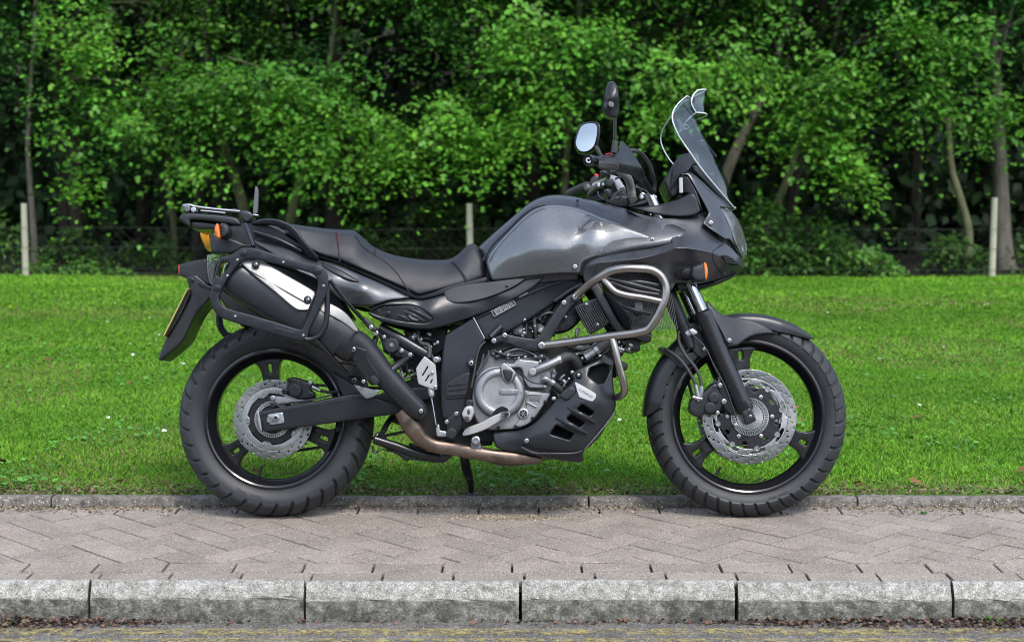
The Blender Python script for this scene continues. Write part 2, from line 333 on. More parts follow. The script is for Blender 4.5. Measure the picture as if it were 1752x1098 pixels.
# --- leaves ------------------------------------------------------------
LEAF = np.array([(0, 0, 0), (.46, .26, .05), (.20, .40, .02), (.33, .72, .04), (0, 1.0, -.08), (-.33, .72, .04), (-.20, .40, .02), (-.46, .26, .05), (0, .40, -.03)]); LT = np.array([[8, i, (i + 1) % 8] for i in range(8)])
QL = np.array([(0, 0, 0), (.36, .45, .08), (0, 1.0, -.05), (-.36, .45, .08)]); QT = np.array([[0, 1, 2], [0, 2, 3]])
def leaf_arrays(P, size, nrm, tip, col, tmpl=LEAF, tt=LT):
    N = len(P); nrm = nrm / (np.linalg.norm(nrm, axis=1)[:, None] + 1e-9); tip = tip - nrm * np.sum(tip * nrm, 1)[:, None]; tip /= np.linalg.norm(tip, axis=1)[:, None] + 1e-9; s = np.cross(tip, nrm)
    V = P[:, None] + size[:, None, None] * (tmpl[None, :, 0:1] * s[:, None] + tmpl[None, :, 1:2] * tip[:, None] + tmpl[None, :, 2:3] * nrm[:, None])
    T = (tt[None] + np.arange(N)[:, None, None] * len(tmpl)).reshape(-1, 3); return V.reshape(-1, 3), T, np.repeat(col, len(tmpl), axis=0)
def cat(parts):
    off = 0; VV, TT, CC = [], [], []
    for V, T, C in parts: VV.append(V); TT.append(T + off); CC.append(C); off += len(V)
    return np.vstack(VV), np.vstack(TT), np.vstack(CC)
def spray(r, c, n, rad, size, col, face=(0, -.30, .95), droop=.55, tm=LEAF, tt=LT):
    """a twig's worth of leaves: flattened, tilted and drooping fan"""
    f = np.array(face) + r.normal(0, .22, 3); f /= np.linalg.norm(f); a = np.cross(f, [1, 0, 0]); a /= np.linalg.norm(a) + 1e-9; b_ = np.cross(f, a)
    q = r.normal(0, 1, (n, 3)) * np.array([rad, rad, rad * .22]); P = c + q[:, :1] * a + q[:, 1:2] * b_ + q[:, 2:3] * f
    P[:, 2] -= droop * (q[:, 0] ** 2 + q[:, 1] ** 2) / rad
    nrm = f + r.normal(0, .36, (n, 3)); tip = (P - c) + r.normal(0, rad * .8, (n, 3)) + np.array([0, -.1, -.35]) * rad
    cc = col[None] * r.uniform(.72, 1.28, (n, 1)); cc[:, 0] *= r.uniform(.85, 1.2, n)
    return leaf_arrays(P, size * r.uniform(.65, 1.25, n), nrm, tip, cc, tm, tt)

mat('bark_grey', (.13, .12, .095), .9, bump=1, bscale=22, var=.45, vscale=14, stretch=(1, 1, .25))
mat('bark_green', (.12, .125, .065), .9, bump=1, bscale=22, var=.45, vscale=12, stretch=(1, 1, .25))
mat('bark_dark', (.035, .03, .022), .9, bump=1, bscale=22, var=.4, vscale=10)
mat('post_wood', (.34, .33, .25), .85, bump=.7, bscale=40, var=.25, vscale=9, stretch=(1, 1, .15)); mat('wire', (.05, .05, .05), .6, .3)
# fence: round posts with wire netting
FY = 14.25
fence = bpy.data.objects.new('wire_fence', None); link(fence); fence.location = (0, FY, LZ); tag(fence, 'low wire netting fence on pale wooden posts at the edge of the wood', 'fence')
for px, top, tilt in ((-760, 345, 0), (44, 348, .0), (805, 348, -.015), (1697, 338, .012), (2500, 342, .0)):
    b_ = at_depth(np.array(float(px)), np.array(468.), FY); tz = at_depth(np.array(float(px)), np.array(float(top)), FY)[2]; z0 = LZ - .1
    V, F = tube_geo([(b_[0], 0, -.1), (b_[0] + tilt * .5, 0, (tz - LZ) * .5), (b_[0] + tilt, 0, tz - LZ)], [.043, .041, .038], 12); mesh_np('post', V, F, 'post_wood', fence)
for z in (.10, .36, .60): V, F = tube_geo([(x, -.05, z + .012 * math.sin(x * .9)) for x in np.linspace(-12.5, 12.5, 60)], .0028, 5); mesh_np('wire_strand', V, F, 'wire', fence)
net = []
for k in range(-110, 110):
    x = k * .115
    net.append(tube_geo([(x, -.052, .0), (x + .6, -.052, .60)], .00045, 3, caps=False)); net.append(tube_geo([(x, -.052, .60), (x + .6, -.052, .0)], .00045, 3, caps=False))
V, F = merge(net); o = mesh_np('netting', V, F, 'wire', fence); tag(o, kind='stuff')

# trees: trunks traced, crowns of leaf sprays
def wpt(px, py, Y): return at_depth(np.array(float(px)), np.array(float(py)), Y)
TREES = [  # trunk pixels (bottom..top), depth, radii, bark, label
    dict(x=58, pts=[(62, 474), (58, 400), (52, 240), (58, 60), (70, -200)], Y=15.9, r=(.075, .035), m='bark_grey', lab='slender pale trunked tree right behind the fence post by the slim sapling', crown=-60),
    dict(x=300, pts=[(296, 474), (298, 400), (290, 280), (310, 120), (300, -150)], Y=17.0, r=(.07, .05), m='bark_green', lab='leafy maple with a thin green stem in deep shade behind the motorcycle tail', crown=230),
    dict(x=420, pts=[(432, 474), (415, 350), (388, 265), (360, 150), (340, -150)], Y=16.4, r=(.12, .07), m='bark_green', lab='fork stemmed tree leaning left behind the luggage rack', crown=400),
    dict(x=500, pts=[(488, 474), (498, 365), (520, 285), (560, 130), (590, -150)], Y=16.2, r=(.10, .06), m='bark_green', lab='tree leaning right above the motorcycle grab rail', crown=560),
    dict(x=572, pts=[(572, 474), (570, 390), (568, 290), (575, 100), (580, -200)], Y=17.6, r=(.17, .13), m='bark_dark', lab='dark straight trunk standing in shadow above the rear seat', crown=700),
    dict(x=966, pts=[(962, 474), (964, 400), (968, 280), (985, 120), (1000, -180)], Y=16.8, r=(.09, .06), m='bark_green', lab='bushy tree with bright low boughs beside the left mirror', crown=800),
    dict(x=1100, pts=[(1110, 474), (1100, 380), (1092, 250), (1080, 80), (1080, -200)], Y=16.9, r=(.09, .06), m='bark_dark', lab='tall leafy tree directly behind the mirrors and handlebar', crown=1030),
    dict(x=1245, pts=[(1205, 474), (1238, 310), (1272, 230), (1305, 165), (1390, -100)], Y=15.9, r=(.13, .08), m='bark_grey', lab='pale grey trunk leaning steeply right behind the windscreen', crown=1250),
    dict(x=1340, pts=[(1290, 474), (1322, 370), (1345, 310), (1368, 245), (1430, 60), (1470, -150)], Y=16.0, r=(.09, .06), m='bark_green', lab='thin mossy trunk leaning right with a drooping spray of leaves', crown=1420),
    dict(x=1640, pts=[(1651, 476), (1656, 400), (1643, 345), (1629, 290), (1622, 210), (1600, 60), (1585, -150)], Y=15.6, r=(.085, .06), m='bark_green', lab='tree with curved mossy trunk left of the thick trunked tree', crown=1560),
    dict(x=1718, pts=[(1722, 474), (1718, 440), (1714, 330), (1706, 180), (1700, 60), (1690, -200)], Y=15.9, r=(.21, .10), m='bark_grey', lab='thick trunked tree with flared base beside the wooden fence post', crown=1740),
]
bot_x = [-400, 0, 60, 130, 250, 320, 380, 420, 540, 590, 620, 660, 800, 880, 940, 1010, 1100, 1200, 1290, 1380, 1440, 1500, 1530, 1600, 1680, 1752, 2200]
bot_y = [330, 300, 250, 300, 340, 335, 290, 270, 310, 300, 280, 305, 300, 255, 235, 200, 230, 210, 215, 270, 300, 310, 225, 215, 235, 235, 300]
r = np.random.default_rng(11)
crowns = {i: [] for i in range(len(TREES))}
cx = np.array([t['crown'] for t in TREES])
NB = 180
HOLES = [(650, 105, 120, 48), (745, 120, 80, 40), (1010, 165, 70, 46), (1240, 210, 60, 50), (560, 60, 60, 40), (330, 50, 60, 40), (20, 210, 50, 70), (420, 90, 50, 40), (980, 15, 50, 40), (1500, 60, 40, 60), (1545, 130, 40, 90), (250, 260, 60, 30), (1680, 120, 40, 50), (820, 130, 40, 40), (1090, 110, 30, 60)]
for k in range(NB):
    px = r.uniform(-330, 2080); by = np.interp(px, bot_x, bot_y); py = by - 88 - (by + 70) * r.random() ** 1.05
    if any(((px - a) / c) ** 2 + ((py - b_) / d) ** 2 < 1 for a, b_, c, d in HOLES) and r.random() < .85: continue
    ti = int(np.argmin(np.abs(cx - px + r.normal(0, 60)))); front = r.random()
    Y = 14.4 + 2.6 * (1 - front) + (.5 if py < 0 else 0)
    hue = r.random(); base = np.array([.026, .112, .014]) * (1 - hue) + np.array([.070, .215, .016]) * hue; base = base * (.20 + .80 * front ** 2.2)  # boughs farther back get darker leaf colours, painting in the canopy's shade
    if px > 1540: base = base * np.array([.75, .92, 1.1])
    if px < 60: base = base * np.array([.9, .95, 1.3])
    sx, sy = r.uniform(28, 58), r.uniform(7, 16); ns = int(r.uniform(10, 17)); slope = r.normal(0, .32)
    for s in range(ns):
        qx = px + r.normal(0, sx); qy = min(py + r.normal(0, sy) + slope * (qx - px), np.interp(qx, bot_x, bot_y) - 80)
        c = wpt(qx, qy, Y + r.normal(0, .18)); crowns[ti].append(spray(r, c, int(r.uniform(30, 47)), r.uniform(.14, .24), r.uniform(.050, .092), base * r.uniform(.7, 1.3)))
# hand placed boughs that show in the photograph: (px, py, sx, sy, n, front)
for px, py, sx, sy, ns, hue in [(690, 235, 70, 32, 30, .95), (800, 235, 60, 30, 26, .9), (660, 270, 40, 22, 16, .9), (780, 180, 55, 24, 18, .8), (875, 215, 40, 20, 12, .9), (180, 190, 90, 40, 30, .6), (140, 60, 60, 40, 22, .9), (330, 150, 60, 40, 22, .5),
        (520, 200, 60, 50, 28, .75), (470, 150, 70, 40, 24, .6), (545, 265, 35, 22, 12, .8), (330, 275, 28, 18, 9, .9), (130, 300, 20, 20, 6, 1), (900, 60, 60, 40, 26, .8), (1000, 60, 80, 40, 28, .6), (1190, 110, 60, 50, 26, .8), (1290, 110, 60, 40, 24, .85),
        (1380, 190, 60, 34, 26, .8), (1430, 250, 40, 24, 16, .85), (1470, 290, 22, 10, 8, 1), (1455, 130, 70, 50, 28, .7), (1640, 60, 60, 40, 26, .5), (1600, 160, 50, 30, 20, .5), (1700, 190, 40, 26, 14, .6), (1560, 30, 50, 30, 16, .7), (940, 170, 40, 22, 10, .8), (1110, 190, 35, 22, 10, .9)]:
    ti = int(np.argmin(np.abs(cx - px)))
    for s in range(ns):
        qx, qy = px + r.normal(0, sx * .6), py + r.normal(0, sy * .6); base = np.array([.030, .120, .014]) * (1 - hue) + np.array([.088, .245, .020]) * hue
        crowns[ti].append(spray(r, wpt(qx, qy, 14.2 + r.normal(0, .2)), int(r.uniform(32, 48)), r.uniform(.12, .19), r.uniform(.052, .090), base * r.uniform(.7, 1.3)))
for i, t in enumerate(TREES):
    P = np.array([wpt(px, py, t['Y']) for px, py in t['pts']]); base = P[0].copy(); base[2] = LZ
    P[:, 1] += r.normal(0, .04, len(P)); root = bpy.data.objects.new('tree', None); link(root); root.location = base; tag(root, t['lab'], 'tree', 'trees at the edge of the wood')
    C = catmull(P, 6) - base; top = C[-1] + np.array([r.normal(0, .3), .2, 2.2]); C = np.vstack([C, catmull([C[-1], (C[-1] + top) / 2 + r.normal(0, .1, 3), top], 4)[1:]])
    rad = .72 * np.interp(np.linspace(0, 1, len(C)), [0, .06, .5, 1], [t['r'][0] * 1.35, t['r'][0], t['r'][1], t['r'][1] * .35])
    geo = [tube_geo(C, rad, 10)]
    for k in range(7):                                                  # limbs
        a = int(r.uniform(.45, .95) * len(C)); s = C[a]; d = np.array([r.normal(0, 1), r.normal(-.5, .6), r.uniform(.2, .8)]); d /= np.linalg.norm(d); L = r.uniform(.8, 1.8)
        geo.append(tube_geo(catmull([s, s + d * L * .5 + np.array([0, 0, .1]), s + d * L + np.array([0, 0, -.05])], 4), [rad[a] * .55, .008], 6))
    V, F = merge(geo); mesh_np('trunk', V, F, t['m'], root)
    # high part of the crown, above the picture: coarser leaves that shade what is below
    ctr = wpt(t['crown'], -150, t['Y'] + .4); hi = []
    for k in range(95):
        c = ctr + np.array([r.normal(0, .9), r.normal(0, 1.1), r.uniform(.55, 4.8)]); hi.append(spray(r, c, 26, .40, .17, np.array([.05, .13, .02]) * r.uniform(.7, 1.2), tm=QL, tt=QT))
    V, T, Cc = cat(crowns[i] + hi); tri_mesh('crown', V - base, T, 'leaf', root, Cc)
# shrubs under the trees
SHR = [  # px range, top, bottom, depth, number, brightness (shade put into leaf colour), label
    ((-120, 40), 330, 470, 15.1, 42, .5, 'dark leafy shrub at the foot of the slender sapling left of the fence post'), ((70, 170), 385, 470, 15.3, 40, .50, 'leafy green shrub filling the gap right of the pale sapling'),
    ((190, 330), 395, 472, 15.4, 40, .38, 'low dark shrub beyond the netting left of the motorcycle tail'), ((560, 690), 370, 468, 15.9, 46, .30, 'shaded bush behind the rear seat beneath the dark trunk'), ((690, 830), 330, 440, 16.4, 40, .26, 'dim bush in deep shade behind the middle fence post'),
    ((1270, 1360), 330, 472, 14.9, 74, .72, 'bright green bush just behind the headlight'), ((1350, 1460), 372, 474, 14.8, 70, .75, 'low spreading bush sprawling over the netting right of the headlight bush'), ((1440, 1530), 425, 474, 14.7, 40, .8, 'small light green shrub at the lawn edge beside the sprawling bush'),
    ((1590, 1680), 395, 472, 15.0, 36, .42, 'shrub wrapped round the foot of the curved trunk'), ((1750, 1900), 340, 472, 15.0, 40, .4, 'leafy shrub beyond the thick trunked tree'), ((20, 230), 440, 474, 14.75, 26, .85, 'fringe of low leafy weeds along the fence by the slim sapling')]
for (xa, xb), top, bt, Y, ns, br, lab in SHR:
    parts = []; stems = []
    base = wpt((xa + xb) / 2, bt, Y); base[2] = LZ
    for s in range(ns):
        u = r.random(); px = xa + (xb - xa) * u; hump = (1 - (2 * u - 1) ** 2 * .55); py = bt - (bt - top) * hump * r.random() ** .8
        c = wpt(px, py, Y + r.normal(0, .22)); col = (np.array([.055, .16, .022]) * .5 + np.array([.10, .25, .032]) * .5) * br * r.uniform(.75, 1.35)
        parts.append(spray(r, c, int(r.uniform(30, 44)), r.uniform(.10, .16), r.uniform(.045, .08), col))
        if s % 4 == 0: stems.append(tube_geo(catmull([(0, 0, -.02), (c - base) * .5 + r.normal(0, .05, 3), c - base], 3), [.012, .004], 5))
    root = bpy.data.objects.new('bush', None); link(root); root.location = base; tag(root, lab, 'bush', 'bushes under the trees')
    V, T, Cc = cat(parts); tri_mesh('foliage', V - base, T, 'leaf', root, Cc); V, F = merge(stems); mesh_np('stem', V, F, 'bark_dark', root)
sheet('sky_blocking_bank', -70, 70, 31, 60, 0, 'woodfloor', 20, 12, zf=lambda x, y: -.05 + 15 * min(1, (y - 31) / 14) ** .8)  # added bank that blocks sky showing through the wood
# the wood behind: one mass, shade put into its dark leaf colours
NR, NW = 34000, 100000  # unseen leaf roof added overhead to shade the wood, then the wall
P = np.vstack([np.c_[r.uniform(-22, 22, NR), r.uniform(16.6, 30, NR), r.uniform(5.0, 8.8, NR)], np.c_[r.uniform(-24, 24, NW), r.uniform(20.5, 31, NW), 9.4 * r.random(NW) ** 1.2]]); N = len(P)
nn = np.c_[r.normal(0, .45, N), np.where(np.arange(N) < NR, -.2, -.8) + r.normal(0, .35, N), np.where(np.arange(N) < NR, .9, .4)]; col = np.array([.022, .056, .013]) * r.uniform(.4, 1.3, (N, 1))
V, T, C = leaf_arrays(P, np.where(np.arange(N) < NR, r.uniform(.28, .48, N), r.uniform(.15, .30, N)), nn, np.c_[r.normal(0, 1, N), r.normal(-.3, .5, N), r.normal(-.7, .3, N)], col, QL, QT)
trk = [tube_geo([(x, y, 0), (x + r.normal(0, .2), y, 4), (x + r.normal(0, .5), y, 9)], [r.uniform(.08, .18), .05], 7) for x, y in zip(r.uniform(-13, 13, 34), r.uniform(19, 25, 34))]
# the same kind of wood on the other side of the road, behind the camera
NB_ = 26000; Pb = np.c_[r.uniform(-34, 34, NB_), r.uniform(-24, -17, NB_), 7.5 * r.random(NB_)]; hb = 4.6 + 2.4 * vnoise(Pb[:, 0], Pb[:, 0] * 0, 3.0, 61); Pb = Pb[Pb[:, 2] < hb]; NB_ = len(Pb)
Vb, Tb, Cb = leaf_arrays(Pb, r.uniform(.28, .5, NB_), np.c_[r.normal(0, .45, NB_), .8 + r.normal(0, .35, NB_), np.full(NB_, .5)], np.c_[r.normal(0, 1, NB_), r.normal(.3, .5, NB_), r.normal(-.7, .3, NB_)], np.array([.04, .10, .02]) * r.uniform(.5, 1.3, (NB_, 1)), QL, QT)
ob = tri_mesh('wood', Vb, Tb, 'leaf', None, Cb); tag(ob, 'hedge of trees across the road facing the motorcycle', 'woodland', kind='stuff')
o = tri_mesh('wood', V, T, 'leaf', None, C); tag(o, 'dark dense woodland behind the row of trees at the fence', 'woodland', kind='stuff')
V, F = merge(trk); wt = mesh_np('trunks', V, F, 'bark_dark', o); tag(wt, kind='stuff')

# --- daisies, fallen leaves, gutter litter
def flakes(name, P, size, colr, label, catg, m='litter', flat=.3, tmpl=QL, tt=QT, rs=5):
    q = np.random.default_rng(rs); N = len(P); nn = np.c_[q.normal(0, flat, N), q.normal(0, flat, N), np.ones(N)]; ang = q.uniform(0, 6.28, N)
    V, T, C = leaf_arrays(P, size * q.uniform(.5, 1.4, N), nn, np.c_[np.cos(ang), np.sin(ang), 0 * ang], colr, tmpl, tt); o = tri_mesh(name, V, T, m, None, C); tag(o, label, catg, kind='stuff'); return o
q = np.random.default_rng(77)
def lz_np(x, y): return LZ + .012 * np.sin(x * .9 + 1) * np.sin(y * .55) * np.clip(y - .4, 0, 1) 
N = 230; y = q.uniform(1.2, 10, N); x = q.uniform(-1, 1, N) * (y + 5.12) * .42; x = np.where(vnoise(x, y, 1.5, 55) > .45, x, x + 1.2)
P = np.c_[x, y, lz_np(x, y) + .030]; pc = np.where(q.random((N, 1)) < .82, np.array([[.75, .75, .70]]), np.array([[.75, .55, .03]]))
flakes('daisies', P, np.full(N, .024), pc, 'scattered white daisies and yellow buttercups in the lawn', 'flowers', 'petal', .25)
N = 70; y = .25 + 6 * q.random(N) ** 1.8; x = q.uniform(-1, 1, N) * (y + 5.12) * .42; P = np.c_[x, y, lz_np(x, y) + .024]
flakes('fallen_leaves', P, np.full(N, .036), np.array([[.20, .10, .045]]) * q.uniform(.5, 1.2, (N, 1)), 'scattered brown fallen leaves lying on the lawn', 'leaves', flat=.4, tmpl=LEAF, tt=LT)
# broad-leaved weeds in the turf
N = 9000; y = EY1 + .06 + 5.5 * q.random(N) ** 1.5; x = q.uniform(-1, 1, N) * (y + 5.12) * .44; k = vnoise(x, y, .30, 91) > .62; x, y = x[k], y[k]; N = len(x)
P = np.c_[x, y, lz_np(x, y) + .02 + .02 * q.random(N)]; flakes('lawn_weeds', P, np.full(N, .026), np.array([[.085, .24, .04]]) * q.uniform(.6, 1.3, (N, 1)), 'patches of clover and broad leaved weeds among the grass', 'weeds', 'leaf', .35)
# litter in the gutter: piles at the left and right, thin elsewhere
N = 9000; x = q.uniform(-3.2, 3.2, N); dens = np.interp(x, [-3.2, -1.35, -1.05, -.9, -.1, 0, .5, .75, 1.3, 3.2], [1, 1, .45, .05, .04, .12, .10, .55, .9, 1]); k = q.random(N) < dens; x = x[k]; dens = dens[k]; N = len(x)
yy = KF - .004 - np.abs(q.normal(0, 1, N)) * (.012 + .030 * dens); hz = np.clip(1 - (KF - yy) / .09, 0, 1) * .022 * dens * vnoise(x, yy * 0, .16, 8)
P = np.c_[x, yy, ROADZ + .005 + hz * q.random(N)]
pal = np.array([[.075, .042, .028], [.12, .07, .05], [.045, .032, .028], [.19, .11, .08], [.17, .14, .10], [.06, .052, .048]]); flakes('gutter_litter', P, np.full(N, .015), pal[q.integers(0, 6, N)], 'brown leaf litter and grit lying in the gutter along the kerb', 'litter', flat=.55)
# grit and dry litter against the far edging
N = 6500; x = q.uniform(-3.2, 3.2, N); yy = EY0 - .002 - np.abs(q.normal(0, .045, N)); k = (q.random(N) < .35 + .65 * vnoise(x, yy * 0, .5, 14)) & (yy > -.15); x, yy = x[k], yy[k]; N = len(x)
pal2 = np.array([[.20, .15, .09], [.30, .24, .15], [.10, .075, .05], [.36, .30, .20], [.14, .10, .06]]); P = np.c_[x, yy, SL * yy + .0015 + .004 * q.random(N)]
flakes('edging_litter', P, np.full(N, .010), pal2[q.integers(0, 5, N)], 'dry plant litter and grit along the far edging of the pavement', 'litter', flat=.5)
N = 1500; x = -.03 + q.normal(0, .10, N); yy = -.02 + q.normal(0, .02, N); P = np.c_[x, yy, SL * yy + .002]; flakes('sand', P, np.full(N, .006), np.array([[.50, .42, .30]]) * q.uniform(.7, 1.1, (N, 1)), 'patch of pale sand spilled on the paving beneath the engine', 'sand', flat=.5)
# loose bits at the lawn edge over the edging
N = 5200; x = q.uniform(-3.2, 3.2, N); yy = EY1 + .0 + np.abs(q.normal(0, .08, N)); P = np.c_[x, yy, LZ + .004 + .012 * q.random(N)]
flakes('lawn_edge_litter', P, np.full(N, .013), pal2[q.integers(0, 5, N)] * .65, 'dead grass and brown litter along the lawn edge', 'litter', flat=.6)
# small weeds growing at the kerbs
def weed(px, py, Y, z, n, size, lab):
    p = wpt(px, py, Y); p[2] = z; ang = q.uniform(0, 6.28, n); P = np.zeros((n, 3)) + q.normal(0, size * .35, (n, 3)) * np.array([1, .5, .3]); P[:, 2] = np.abs(P[:, 2]) + .004
    V, T, C = leaf_arrays(P, size * q.uniform(.5, 1, n), np.c_[q.normal(0, .5, n), q.normal(-.4, .4, n), np.ones(n)], np.c_[np.cos(ang), np.sin(ang), .3 + 0 * ang], np.array([[.07, .19, .03]]) * q.uniform(.7, 1.3, (n, 1)))
    o = tri_mesh('weed', V, T, 'leaf', None, C); o.location = p; tag(o, lab, 'weed')
weed(1700, 1064, KF - .02, ROADZ, 26, .030, 'small green weed sprouting in the gutter beside the kerb')
weed(1580, 882, .03, SL * .03, 16, .014, 'tiny yellow green weed growing between paving blocks near the front tyre'); weed(12, 1062, KF - .02, ROADZ, 10, .025, 'green leaf sprig lying on the gutter litter')
# ================================================================== MOTORCYCLE
LEAN = R(7.5)
bike = bpy.data.objects.new('motorcycle', None); link(bike); bike.rotation_euler = (-LEAN, 0, 0)
tag(bike, 'dark grey adventure touring motorcycle with black seat and pannier rack leaning on its side stand', 'motorcycle')
cl_, sl_ = math.cos(LEAN), math.sin(LEAN)
def LP(px, py, y):
    """photo pixel on the bike-local plane of lateral offset y -> bike-local point (x forward, y to the left, z up)"""
    px, py, y = np.broadcast_arrays(np.asarray(px, float), np.asarray(py, float), np.asarray(y, float))
    d = pix_ray(px, py); t = (y - (CAM[1] * cl_ - CAM[2] * sl_)) / (d[..., 1] * cl_ - d[..., 2] * sl_); W = CAM + d * t[..., None]
    return np.stack([W[..., 0], y, W[..., 1] * sl_ + W[..., 2] * cl_], -1)
def Zm(x0, y0, s): return lambda *pts: [(x0 + p[0] / s, y0 + p[1] / s) + tuple(p[2:]) for p in pts]
ZA, ZB, ZC, ZD = Zm(260, 300, 3.23), Zm(290, 540, 3.05), Zm(580, 540, 3.43), Zm(780, 540, 3.92)
ZE, ZF, ZG, ZH = Zm(420, 320, 3.92), Zm(780, 300, 3.229), Zm(950, 120, 3.05), Zm(1060, 480, 2.614)
ZI, ZJ, ZK, ZL = Zm(290, 320, 7.844), Zm(880, 470, 5.779), Zm(970, 240, 8.444), Zm(620, 660, 5.49)
ZN, ZO, ZQ, ZR = Zm(1100, 540, 6.1), Zm(1190, 620, 5.778), Zm(390, 640, 6.86), Zm(600, 540, 7.844)
ZS, ZT = Zm(1130, 130, 7.845), Zm(800, 580, 9.15)
def chaikin(P, it=3, cmax=1.8):
    """smooth a closed outline: gentle bends become curves, sharp corners only get a small radius; a third element marks a hard corner"""
    P = [tuple(p) for p in P]
    for _ in range(it):
        out = []; N = len(P)
        for i in range(N):
            p, a, b = P[i], P[i - 1], P[(i + 1) % N]
            if len(p) > 2: out.append(p); continue
            d = (math.atan2(b[1] - p[1], b[0] - p[0]) - math.atan2(p[1] - a[1], p[0] - a[0]) + math.pi) % (2 * math.pi) - math.pi
            cm = 1e9 if abs(d) < R(42) else cmax
            for q in (a, b):
                L = math.hypot(q[0] - p[0], q[1] - p[1])
                if L > 1e-9: t = min(.25, cm / L); out.append((p[0] + (q[0] - p[0]) * t, p[1] + (q[1] - p[1]) * t))
        P = out
    return np.array([p[:2] for p in P])
def resample(P, step):
    out = []; N = len(P)
    for i in range(N):
        a, b = P[i], P[(i + 1) % N]; L = np.linalg.norm(b - a)
        if L < 1e-9: continue
        k = max(1, int(math.ceil(L / step)))
        for t in range(k): out.append(a + (b - a) * t / k)
    out = np.array(out); keep = [0]
    for i in range(1, len(out)):
        if np.linalg.norm(out[i] - out[keep[-1]]) > step * .3: keep.append(i)
    return out[keep]
def dist_poly(Q, loops):
    D = np.full(len(Q), 1e9)
    for P in loops:
        A = P; B = np.roll(P, -1, 0); AB = B - A; L2 = np.sum(AB * AB, 1) + 1e-12
        for s in range(0, len(Q), 3000):
            q = Q[s:s + 3000]; t = np.clip(np.einsum('ijk,jk->ij', q[:, None] - A[None], AB) / L2, 0, 1); d = np.linalg.norm(q[:, None] - (A[None] + t[..., None] * AB[None]), axis=2).min(1); D[s:s + 3000] = np.minimum(D[s:s + 3000], d)
    return D
def inside(Q, loops):
    c = np.zeros(len(Q), bool)
    for P in loops:
        A = P; B = np.roll(P, -1, 0)
        for a, b in zip(A, B):
            m = (a[1] > Q[:, 1]) != (b[1] > Q[:, 1])
            if a[1] != b[1]: c ^= m & (Q[:, 0] < (b[0] - a[0]) * (Q[:, 1] - a[1]) / (b[1] - a[1]) + a[0])
    return c
def tps(ctrl):
    C = np.array(ctrl, float)
    if len(C) < 3:
        v = float(np.mean(C[:, 2])); return lambda Q: np.full(len(Q), v)
    s = np.abs(C[:, :2] - C[:, :2].mean(0)).max() + 1e-9; X = (C[:, :2] - C[:, :2].mean(0)) / s; mu = C[:, :2].mean(0)
    phi = lambda r2: .5 * r2 * np.log(r2 + 1e-12); K = phi(((X[:, None] - X[None]) ** 2).sum(2)) + 1e-4 * np.eye(len(X)); Pm = np.c_[np.ones(len(X)), X]
    S = np.linalg.lstsq(np.block([[K, Pm], [Pm.T, np.zeros((3, 3))]]), np.r_[C[:, 2], 0, 0, 0], rcond=None)[0]
    def f(Q):
        q = (Q - mu) / s; return phi(((q[:, None] - X[None]) ** 2).sum(2)) @ S[:len(X)] + S[len(X)] + q @ S[len(X) + 1:]
    return f
